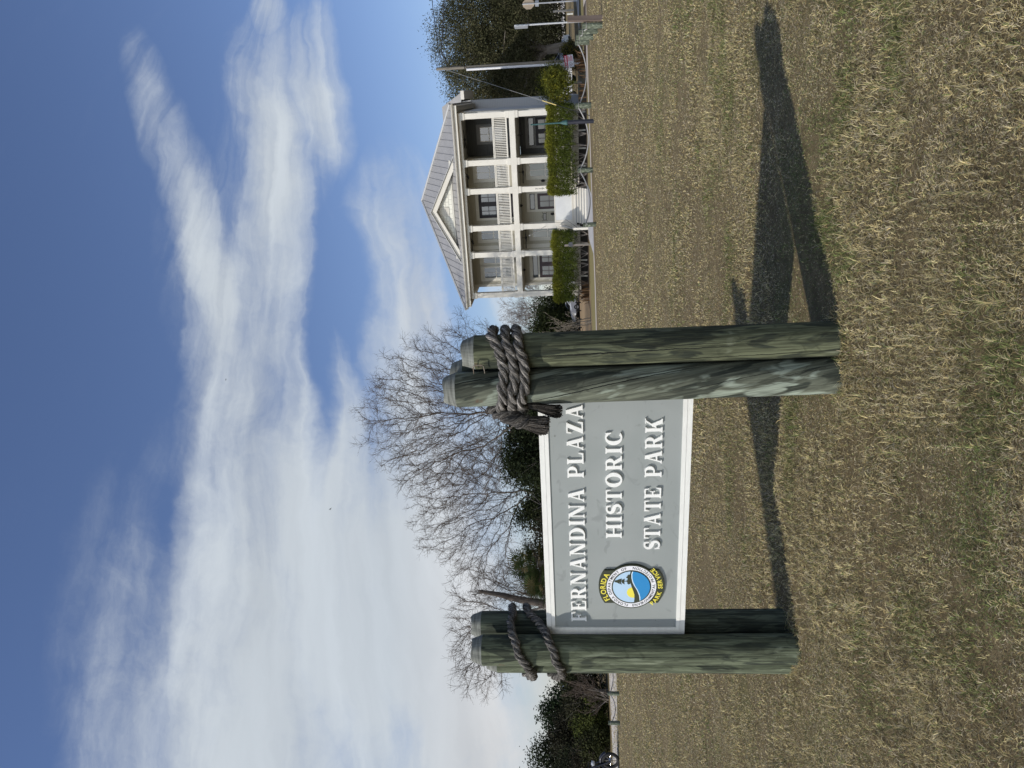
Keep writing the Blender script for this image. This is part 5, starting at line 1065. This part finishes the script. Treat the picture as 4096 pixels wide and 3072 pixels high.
# ---------------------------------------------------------------- street furniture
GRW = wood_mat('bollard_green_wood', (.060, .070, .052), (.135, .155, .112), (.26, .29, .22), 6.6, .58)
RP = mat('pale_barrier_rope', (.40, .39, .37), (.30, .29, .28), rough=.9, scale=40, bump=.5)
RPD = mat('dark_barrier_cable', (.10, .11, .13), (.07, .07, .08), rough=.8)
def bollard_mesh(h, r):
    b = MB(); n = 20; b.lathe([(r*1.02, -.1), (r, .1), (r*.99, h*.6), (r*.97, h-.03), (r*.86, h)], n); b.lathe([(r*.86, h), (.001, h+.006)], n, smooth=False); return b
bol = None
def bollard(pos, h, r, tilt, label):
    global bol
    if bol is None:
        root = empty('bollard', (0, 0, 0), 0, label, 'bollard', 'round timber bollards of the rope barrier'); bollard_mesh(1.0, .12).build('post', GRW, root)
        rg = MB(); rg.tube([(.125*math.cos(q), .125*math.sin(q), .80) for q in np.linspace(0, 6.283, 21)], .014, 6); rg.build('rope_ring', RP, root); bol = root; o = root
    else:
        o = bol.copy(); col.objects.link(o)
        for ch in list(bol.children): c = ch.copy(); col.objects.link(c); c.parent = o
        o['label'] = label
    o.location = (pos[0], pos[1], 0); o.scale = (r/.12, r/.12, h); o.rotation_euler = (tilt[0], tilt[1], random.random()*3); return o
BP = {k: gnd(*v) for k, v in dict(b1=(2365, 421), b2=(2371, 680), b3=(2384, 897), l1=(2477, 2774), l2=(2480, 2892), p1=(2357, 167), p2=(2374, 147), p3=(2392, 123), p4=(2411, 101)).items()}
bollard(BP['b1'], .77, .145, (0, .03), 'timber bollard at the right end of the hedge, right of the dark green post')
bollard(BP['b2'], .74, .13, (0, .02), 'timber bollard in front of the middle of the long right hedge')
bollard(BP['b3'], .60, .105, (0, .03), 'timber bollard in front of the porch steps')
bollard(BP['l1'], .40, .07, (0, 0), 'thin dark bollard by the pale road nearest the left posts')
bollard(BP['l2'], .40, .07, (0, 0), 'thin dark bollard by the pale road nearest the motorcycle')
bollard(BP['p1'], .70, .145, (0, .02), 'farthest bollard of the row by the brown stake, with grooved sides')
bollard(BP['p2'], .76, .12, (0, .03), 'second farthest bollard of the row by the brown stake, with a white rope end')
bollard(BP['p3'], .74, .105, (0, .03), 'third bollard of the row by the brown stake, with a slanting white rope')
bollard(BP['p4'], .70, .10, (0, .03), 'nearest bollard of the row, touching the brown stake')
def swag(a, ha_, b, hb_, sag, r, m, label, name='barrier_rope'):
    a = np.array(a)+[0, 0, ha_]; b = np.array(b)+[0, 0, hb_]; t = MB(); t.tube([tuple(a*(1-u)+b*u-np.array([0, 0, sag*4*u*(1-u)])) for u in np.linspace(0, 1, 20)], r, 7); o = t.build(name, m); tag(o, label, 'rope', 'swags of the rope barrier'); return o
swag(BP['b1']-[.12, 0, 0], .60, BP['b2']+[.12, 0, 0], .58, .42, .036, RP, 'pale rope sagging between the two bollards in front of the right hedge')
swag(BP['b2']-[.12, 0, 0], .58, BP['b3']+[.08, 0, 0], .46, .30, .032, RP, 'pale rope sagging in front of the porch steps')
swag(BP['p1']-[.12, 0, 0], .52, BP['b1']+[.12, 0, 0], .56, .36, .034, RP, 'pale rope sagging below the red and white sign')
swag(BP['b3']-[.07, -.05, 0], .46, BP['b3']+[.02, -.11, 0], .44, .05, .026, RP, 'short pale rope end hanging on the bollard before the steps')
swag(BP['l1'], .32, BP['l2'], .30, .16, .014, RPD, 'thin dark cable sagging between the two thin left bollards')
swag(BP['l1'], .32, BP['l1']+[1.2, .1, 0], .34, .14, .014, RPD, 'thin dark cable running behind the left posts')
swag(BP['p2']+[.0, -.14, 0], .55, BP['p2']+[.16, -.10, 0], .34, .0, .024, mat('white_rope', (.7, .69, .64), (.62, .6, .56)), 'short white rope end hanging on the second farthest bollard')
swag(BP['p3']+[-.02, -.12, 0], .52, BP['p3']+[.15, -.10, 0], .26, .0, .022, mat('white_rope', (.7, .69, .64)), 'white rope slanting down the third bollard by the stake')
# brown stake
sk = MB(); p = gnd(2410, 80); sk.box(-.09, .09, -.05, .05, -.1, 1.19); o = sk.build('timber_stake', mat('weathered_brown_board', (.125, .095, .080), (.20, .155, .13), rough=.9, scale=7, stretch=(1, 1, .08), bump=.4)); o.location = (p[0], p[1]-.12, 0); o.rotation_euler = (0, .04, .15); tag(o, 'square brown timber stake at the right edge of the lawn', 'stake')
# dark green pipe post
pp = empty('pipe_post', tuple(gnd(2376, 484)), 0, 'slim teal green pipe rising from a thick dark base in front of the hedge', 'post')
GREENP = mat('teal_painted_steel', (.030, .085, .085), (.05, .11, .105), rough=.55, scale=6); NAVY = mat('dark_navy_steel', (.018, .020, .030), (.03, .03, .04), rough=.5)
q = MB(); q.lathe([(.10, -.05), (.095, .05), (.092, 1.22), (.088, 1.26)], 14); q.build('base_tube', NAVY, pp)
q = MB(); q.lathe([(.10, 1.20), (.115, 1.22), (.115, 1.30), (.095, 1.31), (.10, 1.37), (.08, 1.42), (.045, 1.52)], 14); q.build('collar', GREENP, pp); q = MB(); q.tube([(0, 0, 1.4), (-.01, 0, 2.3), (-.02, 0, 2.90)], [.04, .034, .034], 8); q.tube([(-.013, 0, 2.30), (-.014, 0, 2.36)], .046, 8); q.build('pipe', GREENP, pp)
# mailbox
mbx = empty('mailbox', tuple(gnd(2360, 978)), 0, 'grey mailbox on a wooden post in front of the left hedge', 'mailbox'); q = MB(); q.box(-.05, .05, -.05, .05, -.05, 1.48); q.build('post', mat('mailbox_post_wood', (.25, .22, .19), (.18, .16, .14), stretch=(1, 1, .1)), mbx)
q = MB(); q.prism_y([(-.10, 1.02), (.10, 1.02), (.10, 1.17)]+[(.10*math.cos(a), 1.17+.09*math.sin(a)) for a in np.linspace(0, math.pi, 9)][1:-1]+[(-.10, 1.17)], -.42, -.06)
o = q.build('box', mat('dark_grey_metal', (.07, .075, .085), (.10, .10, .11), rough=.5), mbx)
# utility pole, conduit, guy, wires
up_b = gnd(2322, 242); up = empty('utility_pole', tuple(up_b), 0, 'tall weathered wooden utility pole in front of the oak', 'utility pole'); UPH = 10.4
q = MB(); q.tube([(0, 0, -.2), (0, 0, 5), (0, 0, UPH)], [.135, .12, .105], 12); q.build('pole', mat('weathered_pole_wood', (.24, .215, .175), (.15, .135, .11), rough=.9, scale=6, stretch=(1, 1, .06), bump=.5), up)
q = MB(); q.tube([(-.22, -.12, -.05), (-.22, -.12, 8.2)], .085, 12); [q.tube([(-.22, -.12, z), (-.22, -.12, z+.06)], .095, 12) for z in (2.05, 5.1)]; q.build('conduit', mat('white_pvc', (.74, .74, .75), (.66, .66, .68), rough=.4), up)
q = MB(); q.tube([(-.22, -.12, 8.2), (-.12, -.18, 8.35), (.02, -.16, 8.3), (.10, -.1, 8.9), (.11, 0, 9.4)], .035, 6); q.build('riser_cable', METAL, up)
gt_ = at(2225, 420, 40.6); top = np.array([-.10, -.05, 9.75]); end = gt_-up_b; end[2] = gt_[2]
q = MB(); q.tube([tuple(top), tuple(top*.5+end*.5), tuple(end)], .012, 5); q.build('guy_wire', mat('galvanised_wire', (.42, .41, .37), (.36, .35, .32), rough=.5, metal=.3), up)
ge = end+(top-end)*.10; e2 = end+(top-end)*(-.0); q = MB(); q.tube([tuple(e2), tuple(ge)], .028, 6); q.build('guy_guard', mat('yellow_plastic', (.72, .56, .20), (.66, .5, .18), rough=.5), up)
gnd_end = end+(end-top)*((end[2])/(top[2]-end[2])); q = MB(); q.tube([tuple(end), tuple(gnd_end)], .02, 5); q.build('guy_anchor', METAL, up)
def wire(pts, r, label):
    q = MB(); P = [np.array(p_) for p_ in pts]; q.tube(P, r, 5); o = q.build('overhead_wire', METAL); tag(o, label, 'wire', 'overhead wires'); return o
a = up_b+np.array([.1, 0, 9.9]); m1 = at(1735, 65, 47); m2 = at(1722, -60, 43)
wire([a, at(1752, 190, 50.3), at(1748, 150, 49.4), m1, m2, at(1690, -400, 34)], .024, 'upper thin overhead wire leaving the utility pole to the right')
wire([up_b+np.array([.08, 0, 9.4]), at(1768, 215, 51), at(1766, 190, 50.5), at(1772, 100, 48), at(1777, 0, 45.5), at(1785, -300, 38)], .038, 'lower thick black overhead cable leaving the utility pole to the right')
# red and white notice hung on the pole
RED = mat('sign_red', (.55, .03, .06), (.5, .03, .06), rough=.45); WSG = mat('sign_white', (.74, .73, .74), (.68, .67, .68), rough=.45)
nb = up_b+np.array([-.12, -.28, 0]); zc = at(2276, 249, 52)[2]; ns = empty('notice_sign', (nb[0], nb[1], zc), 0, 'tilted red and white notice board hung low on the utility pole', 'sign')
ns.rotation_euler = (0, -.11, 0)
q = MB(); q.box(-.44, .44, -.01, .01, -.32, .32); q.build('board', WSG, ns); q = MB(); q.box(-.44, .44, -.016, -.0105, .11, .32); q.build('red_header', RED, ns)
q = MB(); [q.box(-.22+.105*i, -.15+.105*i, -.0195, -.0165, .165, .265) for i in range(6)]; q.box(-.41, -.27, -.0195, -.0165, .155, .275); q.build('header_marks', WSG, ns)
q = MB(); [q.box(-.02+.03*(i % 2), .40-.06*(i % 3), -.014, -.0105, .05-.075*i, .085-.075*i) for i in range(5)]; q.box(-.44, .44, -.0155, -.0105, .092, .105); q.build('red_lines', RED, ns)
q = MB(); q.tube([(-.24+.13*(16*math.sin(t)**3)/16, -.014, -.10+.13*(13*math.cos(t)-5*math.cos(2*t)-2*math.cos(3*t)-math.cos(4*t))/16) for t in np.linspace(0, 6.283, 26)], .010, 4); q.tube([(-.28, -.014, -.06), (-.22, -.014, -.10), (-.26, -.014, -.14)], .01, 4); q.build('emblem_outline', mat('sign_dark_red', (.25, .03, .05)), ns)
# stop sign seen from behind and street-name pole
STEEL = mat('galvanised_steel', (.58, .59, .60), (.50, .51, .53), rough=.4, metal=.35)
ss_b = gnd(2310, 3); ss = empty('stop_sign', tuple(ss_b), .12, 'back of an octagonal road sign on a galvanised post at the right edge', 'road sign')
q = MB(); q.box(-.035, .035, -.03, .03, -.1, 4.25); q.build('post', STEEL, ss)
q = MB(); q.prism_y([(.02+.47*math.cos(R(22.5+45*k)), 3.77+.47*math.sin(R(22.5+45*k))) for k in range(8)], .032, .040); q.build('octagon_plate', mat('bare_sign_back', (.50, .40, .29), (.44, .35, .26), rough=.5, scale=1.5), ss)
q = MB(); q.box(-.23, .27, .033, .041, 2.98, 3.25); q.build('lower_plate', mat('grey_sign_back', (.42, .44, .47), (.38, .40, .43), rough=.45), ss)
sp_b = gnd(2332, 85.5); sp = empty('street_name_sign', tuple(sp_b), R(-23), 'galvanised pole with a street name blade seen edge-on near the brown stake', 'road sign')
zt_ = at(2057, 103, sp_b[1])[2]
q = MB(); q.tube([(0, 0, -.1), (0, 0, zt_)], .052, 12); q.build('post', STEEL, sp)
q = MB(); q.add([(-.075, -.55, zt_-.86), (-.045, -.55, zt_-.86), (-.13, .55, zt_-.80), (-.16, .55, zt_-.80), (-.075, -.55, zt_-.02), (-.045, -.55, zt_-.02), (-.13, .55, zt_-.0), (-.16, .55, zt_-.0)], [(3, 2, 1, 0), (4, 5, 6, 7), (0, 1, 5, 4), (1, 2, 6, 5), (2, 3, 7, 6), (3, 0, 4, 7)]); q.build('name_blade', mat('grey_sign_back', (.42, .44, .47)), sp)
# pale marker posts and low wall across the side street
mk = MB(); p = base_at(42, 70); mk.box(-.07, .07, -.07, .07, 0, 2.0); o = mk.build('marker_post', mat('grey_post', (.30, .29, .27), (.25, .24, .22))); o.location = p; tag(o, 'grey wooden post across the side street between the two road signs', 'post')
mk = MB(); p = base_at(56, 74); mk.box(-.06, .06, -.06, .06, 0, .62); o = mk.build('marker_post', mat('white_post', (.72, .72, .66))); o.location = p; tag(o, 'short white post across the side street', 'post')
# ---------------------------------------------------------------- vehicles
CARW = mat('white_car_paint', (.56, .57, .59), (.53, .54, .56), rough=.5, spec=.25); CGL = mat('car_glass', (.012, .013, .014), rough=.6, spec=.12); TYRE = mat('tyre_rubber', (.02, .02, .02), (.03, .03, .03), rough=.9); RIM = mat('alloy', (.45, .46, .48), (.4, .4, .42), rough=.3, metal=.7); LAMPR = mat('tail_lamp', (.35, .02, .02), rough=.3); LAMPW = mat('head_lamp', (.6, .62, .65), rough=.15); PLAST = mat('black_trim', (.02, .02, .02), rough=.6)
def car(pos, rz, label, sc_=1.0):
    """family hatchback, nose towards +x"""
    root = empty('parked_car', pos, rz, label, 'car', 'parked white cars'); root.scale = (sc_,)*3
    prof = [(-2.1, .42), (-2.15, .75), (-2.02, 1.0), (-1.85, 1.06), (.95, 1.02), (1.75, .90), (2.08, .72), (2.12, .45), (1.9, .30), (1.62, .30), (1.55, .52), (1.28, .68), (1.02, .52), (.95, .30), (-.95, .30), (-1.02, .52), (-1.28, .68), (-1.55, .52), (-1.62, .30), (-1.95, .32)]
    b = MB(); n = len(prof); vs = []
    for y, k in ((-.86, .96), (-.80, 1.0), (.80, 1.0), (.86, .96)): vs += [(x*k, y, .3+(z-.3)*(.94 if k < 1 else 1.0)) for x, z in prof]
    fs = [tuple(range(n-1, -1, -1)), tuple(range(3*n, 4*n))]+[(j*n+i, j*n+(i+1) % n, (j+1)*n+(i+1) % n, (j+1)*n+i) for j in range(3) for i in range(n)]; b.add(vs, [f[::-1] for f in fs]); b.build('body', CARW, root)
    c = MB(); lo = [(-1.95, 1.03), (.98, 1.0)]; hi = [(-1.55, 1.50), (-1.2, 1.56), (-.1, 1.56), (.22, 1.50)]
    c.prism_y([lo[0], lo[1], (.22, 1.50), (-.1, 1.56), (-1.2, 1.56), (-1.6, 1.49)], -.70, .70); cb = c.build('cabin', CARW, root)
    for s_ in (-1, 1):
        w_ = MB(); y0, y1 = (-.712, -.70) if s_ < 0 else (.70, .712)
        w_.prism_y([(-1.52, 1.10), (-.62, 1.10), (-.62, 1.46), (-1.30, 1.46)], y0, y1); w_.prism_y([(-.54, 1.10), (.70, 1.08), (.15, 1.45), (-.54, 1.46)], y0, y1); w_.build('side_window', CGL, root)
        m_ = MB(); m_.box(.50, .68, s_*.88-.09, s_*.88+.09, 1.02, 1.16); m_.build('wing_mirror', CARW, root)
    w_ = MB(); w_.add([(.955, -.60, 1.07), (.955, .60, 1.07), (.29, .56, 1.475), (.29, -.56, 1.475)], [(0, 1, 2, 3)]); w_.build('windscreen', CGL, root); w_ = MB(); w_.add([(-1.93, -.60, 1.10), (-1.93, .60, 1.10), (-1.64, .56, 1.46), (-1.64, -.56, 1.46)], [(3, 2, 1, 0)]); w_.build('rear_window', CGL, root)
    for x in (-1.28, 1.28):
        for s_ in (-1, 1):
            w_ = MB(); w_.tube([(x, s_*.68, .32), (x, s_*.87, .32)], .315, 18); o = w_.build('wheel', TYRE, root); r_ = MB(); r_.tube([(x, s_*.865, .32), (x, s_*.885, .32)], .20, 14); r_.build('rim', RIM, o)
    for s_ in (-1, 1):
        h = MB(); h.box(1.90, 2.09, s_*.62-.16, s_*.62+.16, .70, .82); h.build('headlight', LAMPW, root); h = MB(); h.box(-2.16, -2.02, s_*.66-.13, s_*.66+.13, .72, .98); h.build('tail_light', LAMPR, root)
    h = MB(); h.box(2.02, 2.14, -.6, .6, .36, .50); h.build('front_bumper', PLAST, root); h = MB(); h.box(-2.17, -2.05, -.6, .6, .36, .50); h.build('rear_bumper', PLAST, root); return root
p = base_at(285, 66); car((p[0], p[1], 0), R(-62), 'white car parked under the oak, nose to the right behind a small bush', 1.38)
p = base_at(1205, 79); car((p[0], p[1], .0), R(205), 'white car parked behind the left end of the left hedge')
def motorcycle(pos, rz):
    root = empty('motorcycle', pos, rz, 'dark motorcycle parked on the pale road at the left edge', 'motorcycle'); CH = mat('chrome', (.6, .6, .62), rough=.15, metal=.9); BK = mat('motorcycle_navy', (.015, .017, .028), rough=.3)
    for x in (-.72, .75):
        w_ = MB(); w_.tube([(x+.27*math.cos(q), 0, .32+.27*math.sin(q)) for q in np.linspace(0, 6.283, 25)], .06, 8); o = w_.build('wheel', TYRE, root); s_ = MB(); [s_.tube([(x, 0, .32), (x+.25*math.cos(q), 0, .32+.25*math.sin(q))], .012, 5) for q in np.linspace(0, 6.283, 9)[:-1]]; s_.tube([(x, -.07, .32), (x, .07, .32)], .06, 8); s_.build('hub', CH, o)
    b = MB(); b.prism_y([(-.15, .62), (.42, .74), (.45, .92), (.1, .98), (-.2, .82)], -.15, .15); b.build('fuel_tank', BK, root); b = MB(); b.prism_y([(-.95, .78), (-.15, .66), (-.12, .80), (-.55, .84), (-.98, .90)], -.14, .14); b.build('seat', PLAST, root)
    b = MB(); b.box(-.22, .25, -.16, .16, .28, .60); b.build('engine', CH, root); b = MB(); b.tube([(.78, .09, .32), (.55, .09, .88), (.50, .09, 1.05)], .03, 6); b.tube([(.78, -.09, .32), (.55, -.09, .88), (.50, -.09, 1.05)], .03, 6); b.build('fork', BK, root)
    b = MB(); b.tube([(.36, -.36, 1.10), (.48, -.2, 1.12), (.48, .2, 1.12), (.36, .36, 1.10)], .018, 6); b.build('handlebar', PLAST, root); b = MB(); b.lathe([(.001, -.07), (.08, -.05), (.095, .05), (.001, .07)], 12, (.62, 0, .95)); b.build('headlight', LAMPW, root)
    b = MB(); b.tube([(.2, -.17, .34), (-.4, -.2, .28), (-1.05, -.2, .33)], .045, 8); b.build('exhaust', CH, root); b = MB(); b.tube([(-.72+.36*math.cos(q), 0, .32+.36*math.sin(q)) for q in np.linspace(.4, 2.9, 10)], .07, 6); b.build('mudguard', BK, root); b = MB(); b.tube([(.75+.36*math.cos(q), 0, .32+.36*math.sin(q)) for q in np.linspace(.5, 2.7, 10)], .06, 6); b.build('mudguard', BK, root)
    b = MB(); b.box(-.95, -.45, -.34, -.18, .42, .80); b.build('pannier', BK, root); b = MB(); b.box(-.95, -.45, .18, .34, .42, .80); b.build('pannier', BK, root); b = MB(); b.box(-1.0, -.62, -.2, .2, .92, 1.2); b.build('top_case', BK, root)
p = gnd(2480, 3086); motorcycle((p[0]-.42, p[1]+.3, 0), R(-12))
# low pale outbuilding glimpsed through the trees on the left, and a neighbour's white shed on the right
def shed(pos, rz, w_, d, h, label, m, rm):
    root = empty('outbuilding', pos, rz, label, 'building'); b = MB(); b.box(-w_/2, w_/2, -d/2, d/2, 0, h); b.build('wall', m, root); r_ = MB(); r_.prism_y([(-w_/2-.3, h+.01), (w_/2+.3, h+.01), (0, h+w_*.28)], -d/2-.3, d/2+.3); r_.build('roof', rm, root)
    b = MB(); b.box(-.5, .5, -d/2-.03, -d/2-.005, 0, 2.0); b.build('door', DOORB, root); b = MB(); b.box(-w_/2+.5, -w_/2+1.4, -d/2-.03, -d/2-.005, 1.1, 2.0); b.build('window', GLASS, root)
p = base_at(2715, 66); shed((p[0], p[1], 0), .2, 4.5, 6, 1.5, 'pale grey roofed building behind the left trees', HWHITE, mat('blue_grey_roof', (.36, .42, .52)))
p = base_at(425, 98); shed((p[0], p[1], 0), -.3, 7, 6, 4.0, 'white neighbouring building between the house and the oak', HWHITE, ROOFD)
# fence line at the far side of the bare field
fe = MB(); A_ = np.array([2.6, 68.0]); B_ = np.array([14.0, 76.0])
for t in np.linspace(0, 1, 14): x, y = A_*(1-t)+B_*t; fe.box(x-.05, x+.05, y-.05, y+.05, 0, .55)
for z in (.20, .45):
    fe.tube([(A_[0], A_[1], z), (B_[0], B_[1], z)], .04, 4)
tag(fe.build('field_fence', METAL), 'low dark rail fence along the far side of the bare field', 'fence')
# birds
def bird(pos, span, rz, roll, label):
    root = empty('bird', pos, rz, label, 'bird', 'birds in the sky'); b = MB(); b.tube([(-.45*span, 0, 0), (-.2*span, 0, 0), (.1*span, 0, .01), (.3*span, 0, 0)], [.005*span, .06*span, .07*span, .015*span], 8)
    for s_ in (-1, 1): b.add([(.12*span, s_*.04*span, .02), (.10*span, s_*.28*span, .10*span), (-.05*span, s_*.52*span, .06*span), (-.02*span, s_*.26*span, .08*span), (-.14*span, s_*.04*span, .02)], [(0, 1, 3, 4), (1, 2, 3)])
    b.build('body', mat('bird_grey', (.07, .08, .08), (.11, .12, .12)), root); root.rotation_euler = (roll, 0, rz)
p = at(904, 1518, 45); bird(tuple(p), .24, R(30), R(20), 'small dark bird high in the sky above the right posts')
p = at(1322, 2036, 45); bird(tuple(p), .26, R(-35), R(-40), 'small dark bird lower in the sky above the sign')
